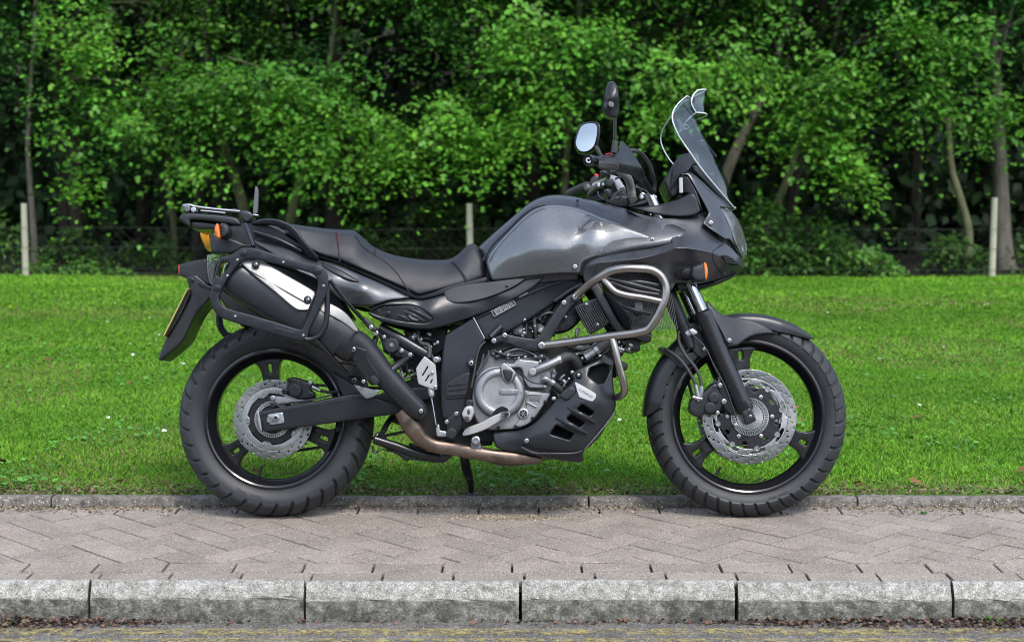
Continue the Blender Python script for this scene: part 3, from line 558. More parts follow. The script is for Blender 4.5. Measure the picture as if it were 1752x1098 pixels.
def panel_geo(outline, depth, thick=.004, rnd=3.0, rd=None, holes=(), step=9.0, sm=2, mapf=None, body=False, hsm=1, rb=2.6, cm=1.8, hcm=1.4):
    """A real, thick, edge-rounded panel. outline in photo pixels (or any 2-D unit with mapf), depth: constant or (u,v,y) control points.
    body=True: mirrored to the other side of the bike and closed across, else extruded by thick."""
    O = resample(chaikin(outline, sm, cm), rb); loops = [O] + [resample(chaikin(h, hsm, hcm), rb) for h in holes]
    if rd is None: rd = rnd / 513.0
    cst = np.isscalar(depth); fd = (lambda Q: np.full(len(Q), float(depth))) if cst else tps(depth)
    pts = []; edges = []; off = 0
    for P in loops:
        pts.append(P); N = len(P); edges += [(off + i, off + (i + 1) % N) for i in range(N)]; off += N
    nb = off; extra = []
    if rnd > 0:
        for P in loops:
            T = np.roll(P, -1, 0) - np.roll(P, 1, 0); T /= np.linalg.norm(T, axis=1)[:, None] + 1e-9; Nn = np.c_[-T[:, 1], T[:, 0]]
            for t in (.12, .38, .7, 1.0):
                for sg in (1, -1):
                    q = P + sg * Nn * rnd * t; q = q[inside(q, loops)]
                    if len(q): q = q[dist_poly(q, loops) > rnd * t * .93]
                    if len(q): extra.append(q)
    mn, mxx = O.min(0), O.max(0); gx = np.arange(mn[0], mxx[0], step); gy = np.arange(mn[1], mxx[1], step * .866)
    G = np.array([(x + (step / 2 if j % 2 else 0), y) for j, y in enumerate(gy) for x in gx]).reshape(-1, 2)
    if len(G): G = G[inside(G, loops)]
    if len(G): G = G[dist_poly(G, loops) > max(rnd * 1.25, step * .4)]; extra.append(G)
    A = np.vstack(pts + [e for e in extra if len(e)])
    res = delaunay_2d_cdt([Vector(p) for p in A], edges, [], 0, 1e-5); Vt = np.array([(v.x, v.y) for v in res[0]]); Ft = np.array([f for f in res[2] if len(f) == 3])
    cen = Vt[Ft].mean(1); Ft = Ft[inside(cen, loops)]
    ov = {}
    for i, os_ in enumerate(res[3]):
        for k in os_:
            if k < nb: ov[k] = i
    d = dist_poly(Vt, loops); y = fd(Vt)
    if rnd > 0: t = np.clip(d / rnd, 0, 1); y = y + rd * (1 - np.sqrt(np.clip(1 - (1 - t) ** 2, 0, 1)))
    mp = mapf or (lambda Q, y: LP(Q[:, 0], Q[:, 1], y)); V = mp(Vt, y)
    nrm = np.cross(V[Ft[:, 1]] - V[Ft[:, 0]], V[Ft[:, 2]] - V[Ft[:, 0]]); fl = nrm[:, 1] > 0; Ft[fl] = Ft[fl][:, ::-1]
    B = V.copy()
    if body: B[:, 1] = -B[:, 1]
    else: B[:, 1] = B[:, 1] + thick if np.isscalar(thick) else B[:, 1] * 0 + thick[0]
    n = len(V); F = [tuple(f) for f in Ft] + [tuple(f[::-1] + n) for f in Ft]; off = 0
    for P in loops:
        N = len(P)
        for i in range(N):
            a, b = ov.get(off + i), ov.get(off + (i + 1) % N)
            if a is not None and b is not None and a != b: F.append((a, b, b + n, a + n))
        off += N
    return np.vstack([V, B]), F
def put(name, geo, material, parent=None, angle=38, recalc=True, mirror=False):
    V, F = geo
    o = mesh_np(name, np.asarray(V), [tuple(int(i) for i in f) for f in F], material, parent or bike, True, angle, recalc)
    if mirror:
        V2 = np.asarray(V).copy(); V2[:, 1] *= -1; mesh_np(name, V2, [tuple(int(i) for i in f[::-1]) for f in F], material, parent or bike, True, angle, recalc)
    return o
def panel(name, material, outline, depth, parent=None, mirror=False, angle=38, **k): return put(name, panel_geo(outline, depth, **k), material, parent, angle, True, mirror)
def path(pts, n=8): return catmull([LP(*p) for p in pts], n)
def pipe(name, material, pts, rad, parent=None, n=12, sub=8, flat=1.0, mirror=False): return put(name, tube_geo(path(pts, sub), rad, n, True, flat), material, parent, 50, True, mirror)
def lathe_geo(prof, c, n=48, a0=0.0, a1=2 * math.pi):
    """prof: (radius, y); axis along bike-local y through (cx, cz)"""
    full = abs(a1 - a0 - 2 * math.pi) < 1e-6; A = np.linspace(a0, a1, n, endpoint=not full); m = len(prof); V = []; F = []
    for a in A:
        for r_, y in prof: V.append((c[0] + r_ * math.cos(a), y, c[1] + r_ * math.sin(a)))
    for i in range(n if full else n - 1):
        j = (i + 1) % n
        for k in range(m - 1): F.append((i * m + k, j * m + k, j * m + k + 1, i * m + k + 1))
    return np.array(V), F
def pxz(px, py, y): p = LP(px, py, y); return (float(p[0]), float(p[2]))
def lathe(name, material, prof, px, py, parent=None, n=40, angle=35):
    c = pxz(px, py, prof[0][1]); return put(name, lathe_geo(prof, c, n), material, parent, angle)
def knob(name, material, px, py, y, rpx, h, parent=None, bev=.2, n=28):
    r_ = rpx / 515.0; b = r_ * bev; return lathe(name, material, [(0, y + h), (r_, y + h), (r_, y + b * .7), (r_ - b * .3, y + b * .2), (r_ - b, y), (r_ * .45, y), (0, y)], px, py, parent, n)
# one bolt mesh per material, unit radius, shared
bolt_me = {}
def bolt(px, py, y, rpx, parent, material='steel'):
    if material not in bolt_me:
        prof = [(1, .9), (1, -.25), (.93, -.42), (.78, -.5), (.5, -.5), (.46, -.45), (.46, .35), (0, .35)]; V, F = lathe_geo(prof, (0, 0), 18)
        o = mesh_np('bolt', V, F, material, None, True, 35, True); bolt_me[material] = o.data; bpy.data.objects.remove(o)
    o = bpy.data.objects.new('bolt', bolt_me[material]); link(o, parent); p = LP(px, py, y); o.location = p; s = rpx * .86 / 515.0; o.scale = (s, s, s); return o
def local_panel(name, material, outline, depth, c, parent, unit=.002, rot=0.0, **k):
    """panel given in units of 2 mm about a centre in the wheel plane"""
    cr, sr = math.cos(rot), math.sin(rot)
    def mp(Q, y): u = Q[:, 0] * unit; v = Q[:, 1] * unit; return np.stack([c[0] + u * cr - v * sr, y, c[1] + u * sr + v * cr], -1)
    return put(name, panel_geo(outline, depth, mapf=mp, **k), material, parent)
def circ(cx, cy, r_, n=24): return [(cx + r_ * math.cos(2 * math.pi * i / n), cy + r_ * math.sin(2 * math.pi * i / n)) for i in range(n)]
def text_geo(s, size, font_bold=False):
    cu = bpy.data.curves.new('lettering', 'FONT'); cu.body = s; cu.size = size; cu.align_x = 'CENTER'; cu.align_y = 'CENTER'; cu.extrude = 0; cu.resolution_u = 3
    ob = bpy.data.objects.new('lettering', cu); COL.objects.link(ob); dg = bpy.context.evaluated_depsgraph_get(); me = bpy.data.meshes.new_from_object(ob.evaluated_get(dg))
    V = np.array([v.co[:] for v in me.vertices]); F = [tuple(p.vertices) for p in me.polygons]; bpy.data.objects.remove(ob); bpy.data.curves.remove(cu); bpy.data.meshes.remove(me); return V, F
# ------------------------------------------------------------------ bike materials
def paint(name, col, flake, rough, coat, metal=.55):
    m = mat(name, col, rough, metal, coat=coat, coatr=.04); n, l = nd(m); b = n['Principled BSDF']; tc = n.new('ShaderNodeTexCoord')
    v = n.new('ShaderNodeTexVoronoi'); v.inputs['Scale'].default_value = 900; l.new(tc.outputs['Object'], v.inputs[0])
    s = n.new('ShaderNodeSeparateColor'); l.new(v.outputs['Color'], s.inputs[0]); r_ = n.new('ShaderNodeMapRange'); r_.inputs[3].default_value = 1 - flake; r_.inputs[4].default_value = 1 + flake; l.new(s.outputs[0], r_.inputs[0])
    b.inputs['Coat IOR'].default_value = 1.7; mu = n.new('ShaderNodeVectorMath'); mu.operation = 'SCALE'; mu.inputs[0].default_value = col; l.new(r_.outputs[0], mu.inputs['Scale']); l.new(mu.outputs[0], b.inputs['Base Color'])
paint('paint_metallic', (.122, .130, .138), .5, .37, 1.0)
paint('paint_satin', (.068, .072, .080), .35, .34, .25, .65)
mat('plastic_black', (.012, .0135, .0165), .38, bump=.2, bscale=420, rvar=.08, vscale=30)
mat('plastic_satin', (.016, .0185, .0225), .31, bump=.10, bscale=500, rvar=.06, vscale=20)
mat('plastic_grey', (.095, .098, .105), .5, bump=.2, bscale=420)
mat('black_metal', (.012, .013, .016), .26, 0, rvar=.08, vscale=25, spec=.6)
mat('gloss_black', (.008, .008, .010), .22, coat=.25, rvar=.05, vscale=14)
mat('frame_black', (.017, .0195, .0245), .28, .25, bump=.1, bscale=300, rvar=.06)
mat('rubber', (.036, .037, .040), .62, bump=.25, bscale=300, var=.22, vscale=16, rvar=.08)
mat('tyre_rubber', (.021, .0235, .0265), .50, bump=.25, bscale=500, var=.28, vscale=11, rvar=.08)
mat('tyre_letter', (.012, .012, .013), .8)
mat('leather', (.0155, .017, .021), .36, bump=.5, bscale=750, rvar=.06, vscale=12)
mat('leather_plain', (.030, .030, .033), .46, bump=.35, bscale=900, rvar=.06, vscale=12)
mat('stitch_red', (.20, .02, .04), .7); mat('stitch_black', (.008, .008, .009), .7)
mat('aluminium', (.42, .42, .42), .36, 1, rvar=.08, vscale=40); mat('silver_satin', (.36, .36, .355), .40, .35, rvar=.06, vscale=30); mat('alu_brushed', (.25, .248, .24), .42, .9, bump=.15, bscale=160, stretch=(1, 1, 14))
mat('alu_cast', (.27, .275, .285), .46, .85, bump=.35, bscale=260, var=.10, vscale=20, rvar=.06)
mat('alu_grey', (.15, .155, .165), .5, .8, bump=.3, bscale=240, var=.15, vscale=18)
mat('steel', (.40, .40, .41), .28, 1, rvar=.08, vscale=60); mat('chrome', (.42, .42, .44), .08, 1)
mat('disc_steel', (.27, .27, .275), .28, 1, rvar=.08, vscale=30); mat('disc_inner', (.42, .42, .425), .26, 1)
mat('stainless', (.34, .315, .29), .36, 1, var=.10, vscale=10, rvar=.08)
mat('exhaust_pipe', (.165, .125, .10), .42, .9, var=.30, vscale=16, rvar=.12, bump=.2, bscale=90)
mat('orange_lens', (.85, .20, .01), .15, coat=.6, trans=.25); mat('red_lens', (.40, .01, .012), .15, coat=.6); mat('amber_lens', (.75, .32, .015), .2, coat=.4, trans=.2)
mat('clear_lens', (.9, .93, .95), .04, trans=.92); mat('mirror_glass', (.50, .51, .52), .01, 1); mat('red_switch', (.6, .02, .03), .4)
mat('yellow_plate', (.36, .33, .12), .35); mat('label_white', (.36, .37, .38), .45); mat('zinc', (.42, .44, .46), .32, .9); mat('dark_hole', (.004, .004, .005), .9)
def radial(name):
    n, l = nd(M[name]); t = n.new('ShaderNodeTangent'); t.direction_type = 'RADIAL'; t.axis = 'Y'; b = n['Principled BSDF']; b.inputs['Anisotropic'].default_value = .75; l.new(t.outputs[0], b.inputs['Tangent'])
radial('disc_steel'); radial('disc_inner')
mat('mesh_black', (.012, .012, .013), .5); mat('red_dark', (.25, .02, .02), .4)
def glassy(name, tint, refl=1.0, rough=.02):
    """thin acrylic sheet: mostly clear, Fresnel reflection, slight smoke tint"""
    m = bpy.data.materials.new(name); m.use_nodes = True; n, l = nd(m); n.remove(n['Principled BSDF'])
    t = n.new('ShaderNodeBsdfTransparent'); t.inputs[0].default_value = (*tint, 1); g = n.new('ShaderNodeBsdfGlossy'); g.inputs['Roughness'].default_value = rough
    fr = n.new('ShaderNodeFresnel'); fr.inputs[0].default_value = 1.33; sc_ = n.new('ShaderNodeMath'); sc_.operation = 'MULTIPLY'; sc_.inputs[1].default_value = .16; l.new(fr.outputs[0], sc_.inputs[0]); mx = n.new('ShaderNodeMixShader'); l.new(sc_.outputs[0], mx.inputs[0]); l.new(t.outputs[0], mx.inputs[1]); l.new(g.outputs[0], mx.inputs[2]); l.new(mx.outputs[0], n['Material Output'].inputs[0]); M[name] = m
glassy('acrylic', (.60, .68, .69)); mat('acrylic_edge', (.80, .86, .88), .10, trans=.35)

# ------------------------------------------------------------------ wheels
CR = (-0.7808, 0.3218); CF = (0.7785, 0.3298)
def tyre_geo(c, half, groove, nth=680, nm=66):
    H = catmull(np.array(half), 10); P = np.vstack([H[:-1] * np.array([1, -1]), (H[::-1])]); s = np.r_[0, np.cumsum(np.linalg.norm(np.diff(P, axis=0), axis=1))]
    u = np.linspace(0, s[-1], nm); r_ = np.interp(u, s, P[:, 0]); y = np.interp(u, s, P[:, 1])
    th = np.linspace(0, 2 * np.pi, nth, endpoint=False); TH, RR = np.meshgrid(th, r_, indexing='ij'); YY = np.broadcast_to(y, TH.shape)
    nr = np.gradient(y, u); ny = -np.gradient(r_, u); ln = np.hypot(nr, ny) + 1e-9; nr, ny = nr / ln, ny / ln
    sg = np.sign(np.sum(nr)) or 1; D = groove(TH, RR, YY) * sg
    r2 = RR + D * nr; y2 = YY + D * ny; V = np.stack([c[0] + r2 * np.cos(TH), y2, c[1] + r2 * np.sin(TH)], -1).reshape(-1, 3)
    i = np.arange(nth)[:, None]; k = np.arange(nm - 1)[None]; j = (i + 1) % nth; F = np.stack([i * nm + k, j * nm + k, j * nm + k + 1, i * nm + k + 1], -1).reshape(-1, 4)
    return V, F.tolist()
def sstep(a, b, x): t = np.clip((x - a) / (b - a), 0, 1); return t * t * (3 - 2 * t)
def groove_fun(n, Rt, slant, wid, depth, ymax, centre_gap, ring):
    def f(TH, RR, YY):
        a = np.abs(YY); side = np.sign(YY)
        lat = a / ymax; tread = sstep(Rt - .002, Rt + .0005, RR)
        ph = TH * n / (2 * np.pi) + (side > 0) * .5 + slant * lat ** 1.6
        d = np.abs(ph - np.round(ph)) * 2 * np.pi / n * .31
        g = 1 - sstep(wid * .6, wid, d); alt = np.mod(np.round(ph), 2); g = g * sstep(centre_gap, centre_gap + .006, a + alt * .014)
        g2 = 1 - sstep(.0016, .0026, np.abs(a - ring - .004 * np.sin(TH * n)))
        return .0026 * tread - depth * np.maximum(g, .7 * g2) * tread
    return f
def make_wheel(name, c, half, rimr, rimw, groove, spokes, slot_r, barrel):
    rim_prof = [(rimr - .004, -rimw - .001), (rimr + .001, -rimw + .004), (rimr + .001, -rimw - .003), (rimr - .006, -rimw - .0045), (rimr - .011, -rimw - .002), (rimr - .0135, -rimw + .004), (rimr - .016, -rimw + .006), (rimr - .019, -rimw + .013), (barrel + .006, -rimw + .022), (barrel + .001, -rimw + .034), (barrel, -.012)]
    rim_prof = rim_prof + [(r_, -y) for r_, y in rim_prof[::-1]] + [(rimr - .004, -rimw - .001)]
    wh = put(name, lathe_geo(rim_prof, c, 128), 'gloss_black', None, 30)
    put('tyre', tyre_geo(c, half, groove), 'tyre_rubber', wh, 40, recalc=False)
    b = barrel / .002; hub = 24
    for a in spokes:
        o = [(-13, hub - 4), (-12.5, b * .45), (-13, b * .62), (-14, b * .80), (-17, b * .91), (-24, b * .985), (-32, b * 1.035), (32, b * 1.035), (24, b * .985), (17, b * .91), (14, b * .80), (13, b * .62), (12.5, b * .45), (13, hub - 4)]
        sr = slot_r / .002; sl = [(-3.6, sr - 7), (3.6, sr - 7), (3.6, sr + 7), (-3.6, sr + 7)]
        local_panel('spoke', 'gloss_black', o, -.020, c, wh, rot=R(a - 90), thick=.040, rnd=1.6, rd=.003, holes=[sl], hsm=2, sm=2, step=8)
    put('hub', lathe_geo([(.024, -.072), (.040, -.070), (.046, -.060), (.052, -.03), (.052, .03), (.046, .062), (.024, .066)], c, 40), 'black_metal', wh, 30)
    return wh
half_r = [(.2265, .050), (.232, .0575), (.243, .066), (.258, .0725), (.270, .0745), (.278, .0735), (.288, .0695), (.298, .0615), (.3075, .049), (.3145, .034), (.319, .017), (.3205, 0)]
half_f = [(.2505, .036), (.256, .0425), (.266, .0495), (.277, .0535), (.286, .0548), (.293, .0540), (.302, .0500), (.311, .0430), (.3185, .0330), (.3245, .0215), (.3278, .0105), (.3288, 0)]
rear = make_wheel('rear_wheel', CR, half_r, .2300, .056, groove_fun(34, .2795, -.75, .0060, .0075, .074, .012, .030), (98, 218, 338), .170, .1975)
front = make_wheel('front_wheel', CF, half_f, .2540, .040, groove_fun(44, .2870, .55, .0052, .0072, .0545, .008, .0235), (95.5, 215.5, 335.5), .204, .222)
# raised lettering on the rear sidewall
def bent_text(s, size, c, r_mid, a_mid, yfun, wh):
    V, F = text_geo(s, size); a = a_mid + V[:, 0] / r_mid; rr = r_mid - V[:, 1]
    put('sidewall_lettering', (np.stack([c[0] + rr * np.cos(a), yfun(rr), c[1] + rr * np.sin(a)], -1), F), 'tyre_letter', wh, 30, False)
hr_ = np.array(half_r); hf_ = np.array(half_f)
bent_text('TRAIL WING', .016, CR, .258, R(-108), lambda q: -np.interp(q, hr_[:, 0], hr_[:, 1]) - .0012, rear); bent_text('TRAIL WING', .016, CR, .258, R(72), lambda q: -np.interp(q, hr_[:, 0], hr_[:, 1]) - .0012, rear)
bent_text('TRAIL WING', .012, CF, .276, R(-70), lambda q: -np.interp(q, hf_[:, 0], hf_[:, 1]) - .0012, front)
for wh, c, rr, a in ((rear, CR, .197, R(-107)), (front, CF, .221, R(-118))):
    d = np.array([math.cos(a), 0, math.sin(a)]); p = np.array([c[0], -.012, c[1]]); put('valve', tube_geo([p + d * rr, p + d * (rr - .02), p + d * (rr - .021), p + d * (rr - .034)], [.0065, .0055, .0042, .0042], 10), 'black_metal', wh)
# rear brake disc (drilled) and carrier
def drilled(name, material, c, ro, ri, y, th, parent, nset, off=0.0):
    U = .002; holes = [circ(0, 0, ri / U, 64)]
    for k in range(nset):
        for q, rr in enumerate((.80, .5, .2)): a = 2 * math.pi * (k + q * .33) / nset + off; r_ = (ri + (ro - ri) * rr) / U; holes.append(circ(r_ * math.cos(a), r_ * math.sin(a), 1.75, 8))
    return local_panel(name, material, circ(0, 0, ro / U, 110), y, c, parent, thick=th, rnd=.5, rd=.0006, holes=holes, sm=0, hsm=0, step=7, rb=2.4)
dr = drilled('brake_disc', 'disc_steel', CR, .130, .1035, -.086, .005, rear, 15)
hole = []
for k in range(5):
    ac = 2 * math.pi * k / 5 + R(40)
    for t, r_ in ((-.55, 42), (-.2, 42.5), (-.13, 38.5), (0, 37), (.13, 38.5), (.2, 42.5), (.55, 42)): hole.append((r_ * math.cos(ac + t), r_ * math.sin(ac + t)))
local_panel('disc_carrier', 'disc_inner', circ(0, 0, .1030 / .002, 80), -.0865, CR, rear, thick=.006, rnd=.6, rd=.0008, holes=[hole], sm=0, hsm=1, step=7)
put('disc_mount', lathe_geo([(.03, -.080), (.080, -.080), (.083, -.074), (.06, -.05), (.03, -.05)], CR, 60), 'black_metal', rear, 30)
for k in range(5):
    a = 2 * math.pi * k / 5 + R(40); put('disc_bolt', lathe_geo([(.008, -.083), (.008, -.0895), (.0065, -.091), (.003, -.091), (.003, -.088), (0, -.088)], (CR[0] + .082 * math.cos(a), CR[1] + .082 * math.sin(a)), 16), 'steel', rear, 30)
def abs_ring(c, ro, ri, y, n, parent):
    V, F = lathe_geo([(ri, y + .004), (ri, y), (ro, y), (ro, y + .004)], c, 80); o = put('sensor_ring', (V, F), 'disc_inner', parent, 30); g = []
    for k in range(n):
        a = 2 * math.pi * k / n; cr, sr = math.cos(a), math.sin(a); q = []
        for r_, w_ in ((ri + .0025, -.0011), (ro - .003, -.0013), (ro - .003, .0013), (ri + .0025, .0011)): q.append((c[0] + r_ * cr - w_ * sr, y - .0006, c[1] + r_ * sr + w_ * cr))
        g.append((q, [(0, 1, 2, 3)]))
    put('sensor_slots', merge(g), 'dark_hole', o, 30, False); return o
abs_ring(CR, .060, .047, -.0925, 50, rear); 
# front discs, carriers and bobbins
for sy in (-1, 1):
    y = -.0745 if sy < 0 else .0695
    dF = drilled('brake_disc', 'disc_steel', CF, .1550, .1260, y, .005, front, 18, .1)
    holes = []
    for k in range(8):                                      # swept windows in the inner part of the friction ring
        ac = 2 * math.pi * k / 8 + R(12)
        holes.append([(r_ * math.cos(ac + t), r_ * math.sin(ac + t)) for t, r_ in ((-.22, 60.5), (0, 61), (.22, 60.5), (.26, 57), (.14, 54), (-.02, 55), (-.16, 58))])
    holes.append([(q_ * math.cos(2 * math.pi * i / 64), q_ * math.sin(2 * math.pi * i / 64)) for i in range(64) for q_ in [53 + 0 * i]])
    local_panel('disc_inner_ring', 'disc_inner', circ(0, 0, 62.8, 90), y + .0003, CF, front, thick=.0045, rnd=.5, rd=.0006, holes=holes, sm=0, hsm=1, step=6)
    holes = []
    for k in range(8):
        ac = 2 * math.pi * k / 8 + R(34); holes.append([(r_ * math.cos(ac + t), r_ * math.sin(ac + t)) for t, r_ in ((-.12, 47), (.12, 47), (.07, 41), (-.05, 41))])
    star = []
    for k in range(8):
        ac = 2 * math.pi * k / 8 + R(12)
        for t, r_ in ((-.12, 53.5), (0, 55), (.12, 53.5), (.26, 49), (.5, 49)): star.append((r_ * math.cos(ac + t), r_ * math.sin(ac + t)))
    local_panel('disc_carrier', 'black_metal', star, y - .001, CF, front, thick=.006, rnd=1, rd=.0012, holes=holes + [circ(0, 0, 18, 30)], sm=1, hsm=1, step=6)
    for k in range(8):
        a = 2 * math.pi * k / 8 + R(12); p = (CF[0] + .1065 * math.cos(a), CF[1] + .1065 * math.sin(a)); yy = y - .0035 * 1
        put('disc_bobbin', lathe_geo([(.0095, y + .003), (.0095, yy), (.0085, yy - .001), (.0052, yy - .001), (.0045, yy + .0015), (0, yy + .0015)], p, 20), 'steel', front, 30)
    for k in range(6):
        a = 2 * math.pi * k / 6 + R(0); p = (CF[0] + .073 * math.cos(a), CF[1] + .073 * math.sin(a)); put('disc_bolt', lathe_geo([(.007, y + .003), (.007, y - .005), (.005, y - .006), (.003, y - .006), (.003, y - .004), (0, y - .004)], p, 14), 'steel', front, 30)
abs_ring(CF, .062, .046, -.0800, 60, front); put('sensor_hub', lathe_geo([(.0, -.079), (.044, -.079), (.046, -.074), (.063, -.073), (.063, -.068)], CF, 48), 'disc_inner', front, 30)
# chain wheel on the far side
U = .002; gear = []
for k in range(47):
    for t, r_ in ((-.03, 57), (-.012, 60.5), (.012, 60.5), (.03, 57)): a = 2 * math.pi * k / 47 + t * 1.6; gear.append((r_ * math.cos(a), r_ * math.sin(a)))
local_panel('sprocket', 'alu_grey', gear, .098, CR, rear, thick=.006, rnd=0, holes=[circ(0, 0, 32, 30)] + [circ(45 * math.cos(k * 1.257), 45 * math.sin(k * 1.257), 7, 12) for k in range(5)], sm=0, hsm=0, step=12)
# ------------------------------------------------------------------ front end: fork, mudguard, caliper
for sy in (-1, 1):
    y = .1025 * sy; f = pxz
    top = LP(1110, 330, -.1025); bot = LP(1201.5, 535.5, -.1025); low = LP(1279, 709, -.1025)
    fx = lambda p: np.array([p[0], y, p[2]])
    st = put('fork_stanchion', tube_geo([fx(top), fx(bot + (low - bot) * .1)], .0215, 24), 'chrome')
    d = (low - bot); prof = [(-.02, .024), (0, .0315), (.035, .0315), (.055, .0300), (.5, .0300), (.86, .0295), (.95, .0285), (.97, .024)]
    P = np.array([fx(bot + d * t) for t, _ in prof]); fl = put('fork_leg', tube_geo(P, [1], 24), 'black_metal')
    V, F = tube_geo(P, [1], 24); ctr = np.repeat(P, 24, 0); rr = np.repeat([r_ for _, r_ in prof], 24)[:, None]; V = ctr + (V - ctr) * rr
    bpy.data.objects.remove(fl); fl = put('fork_leg', (V, F), 'black_metal', None, 40)
    if sy > 0: put('axle_lug', tube_geo([fx(bot + d * .93), fx(bot + d * 1.005), fx(low + np.array([.004, 0, -.012]))], [.027, .026, .022], 20), 'black_metal', fl)
    if sy < 0:
        bolt(1284, 712, -.133, 3.3, fl); bolt(1259, 727.5, -.118, 4.2, fl)
        panel('axle_boss', 'black_metal', ZO((452, 485), (545, 438), (600, 555), (592, 580), (520, 612), (490, 612)), -.133, fl, thick=.05, rnd=2.5, rd=.006)
put('axle', tube_geo([(CF[0], -.125, CF[1]), (CF[0], .125, CF[1])], .012, 16), 'steel'); put('axle', tube_geo([(CR[0], -.158, CR[1]), (CR[0], .158, CR[1])], .010, 16), 'steel')
# mudguard: arched shell swept round the wheel
def guard(name, a0, a1, taper0, taper1, ro=.343, ri=.296, hw=.066, n=40, mt='plastic_satin'):
    V = []; F = []; sec = [(-1, 0), (-1.0, .35), (-.97, .62), (-.86, .84), (-.62, .955), (-.3, .995), (0, 1), (.3, .995), (.62, .955), (.86, .84), (.97, .62), (1, .35), (1, 0)]; m = len(sec)
    for layer in (0, 1):
        for i in range(n + 1):
            t = i / n; a = a0 + (a1 - a0) * t; k = min(1, t / taper0 if taper0 else 1) ** .6; k2 = min(1, (1 - t) / taper1 if taper1 else 1) ** .6; kk = min(k, k2)
            rin = ro - (ro - ri) * (.12 + .88 * kk); w_ = hw * (.55 + .45 * kk)
            for yy, h in sec:
                r_ = rin + (ro - rin) * h - layer * .003 * (.3 + h); V.append((CF[0] + r_ * math.cos(a), yy * (w_ - layer * .003), CF[1] + r_ * math.sin(a)))
    L = (n + 1) * m
    for i in range(n):
        for k in range(m - 1): a = i * m + k; F.append((a, a + 1, a + 1 + m, a + m)); F.append((L + a, L + a + m, L + a + 1 + m, L + a + 1))
        for k in (0, m - 1): a = i * m + k; F.append((a, a + m, L + a + m, L + a))
    for i in (0, n):
        for k in range(m - 1): a = i * m + k; F.append((a, L + a, L + a + 1, a + 1))
    return put(name, (np.array(V), F), mt, None, 45)
mg = guard('front_mudguard', R(49.5), R(118), .30, 0); guard('mudguard_tail', R(116), R(180), 0, .12, ro=.345, ri=.292, hw=.068)
panel('side_flange', 'plastic_satin', ZH((385, 92), (402, 96), (440, 140), (478, 160), (560, 168), (640, 192), (700, 236), (620, 240), (580, 252), (548, 275), (527, 292), (482, 298), (458, 235), (425, 180), (395, 130)), ZH((390, 95, -.100), (430, 150, -.105), (490, 270, -.112), (540, 220, -.090), (640, 210, -.074), (700, 236, -.070), (520, 170, -.085), (480, 298, -.112)), mg, thick=.006, rnd=3, mirror=True)
bolt(*ZH((491, 268))[0], -.116, 4.5, mg)
panel('fork_brace', 'plastic_black', ZH((270, 205), (330, 185), (400, 260), (430, 330), (400, 330), (370, 350), (340, 330), (300, 270)), -.080, thick=(.08,), rnd=2)
panel('guard_stay', 'plastic_satin', ZN((175, 350), (200, 325), (240, 330), (330, 390), (520, 380), (560, 300), (640, 330), (560, 470), (400, 560), (300, 470), (230, 410)), -.070, thick=.006, rnd=2)
# caliper
cal = panel('front_caliper', 'black_metal', ZN((520, 860), (560, 830), (640, 790), (690, 740), (740, 700), (790, 720), (800, 790), (850, 860), (870, 910), (820, 960), (800, 1010), (720, 1040), (640, 1020), (590, 1060), (520, 1040), (480, 990), (490, 900)), -.108, thick=.055, rnd=3.5)
for p in ((735, 855), (695, 960)): knob('piston_cover', 'plastic_black', *ZN(p)[0], -.118, 9.6, .02, cal)
for p, r_ in (((805, 727), 4.8), ((845, 895), 5.4), ((580, 880), 3.5), ((780, 1015), 4), ((640, 350), 3.6)): bolt(*ZN(p)[0], -.113, r_, cal)
pipe('banjo_fitting', 'zinc', ZN((520, 845, -.112), (560, 858, -.114), (615, 868, -.112)), .006, cal); panel('caliper_bracket', 'black_metal', ZN((760, 690), (830, 690), (930, 930), (960, 1040), (880, 1000), (800, 900)), -.098, cal, thick=.012, rnd=1.5)
panel('caliper', 'black_metal', ZN((520, 860), (640, 790), (740, 700), (800, 790), (870, 910), (800, 1010), (720, 1040), (590, 1060), (480, 990)), .055, thick=.05, rnd=3)
for hs in (ZN((185, 345, -.05), (230, 352, -.07), (300, 385, -.09), (400, 470, -.105), (480, 580, -.112), (535, 680, -.114), (552, 740, -.114)), ZN((420, 130, -.08), (372, 180, -.09), (382, 290, -.10), (450, 420, -.11), (540, 530, -.114), (590, 630, -.115), (610, 730, -.115)), ZN((400, 500, .05), (470, 680, .06), (520, 850, .06))):
    pipe('brake_hose', 'rubber', hs, .0055)
for hs in (ZN((548, 720, -.114), (562, 780, -.114), (575, 850, -.113)), ZN((612, 735, -.115), (612, 790, -.115), (600, 850, -.113))): pipe('hose_ferrule', 'zinc', hs, .0068)
pipe('sensor_cable', 'rubber', ZN((430, 90, -.11), (520, 200, -.125), (650, 330, -.135), (740, 520, -.138), (850, 720, -.138), (940, 960, -.13), (980, 1090, -.12)), .0022)
panel('hose_clip', 'zinc', ZN((430, 180), (460, 150), (520, 130), (580, 170), (560, 200), (500, 200), (470, 220)), -.10, thick=.012, rnd=1.5); panel('hose_bracket', 'black_metal', ZN((175, 350), (190, 325), (230, 335), (250, 385), (235, 410), (205, 390)), -.052, thick=.10, rnd=1.5)
pipe('fork_cover', 'plastic_black', [(1105, 420, -.07), (1140, 495, -.075), (1165, 550, -.08), (1182, 595, -.085)], [.026, .026, .024, .016], flat=.8)
panel('lower_yoke', 'black_metal', ZF((1195, 560), (1290, 560), (1300, 625), (1225, 640)), -.12, body=True, rnd=4)

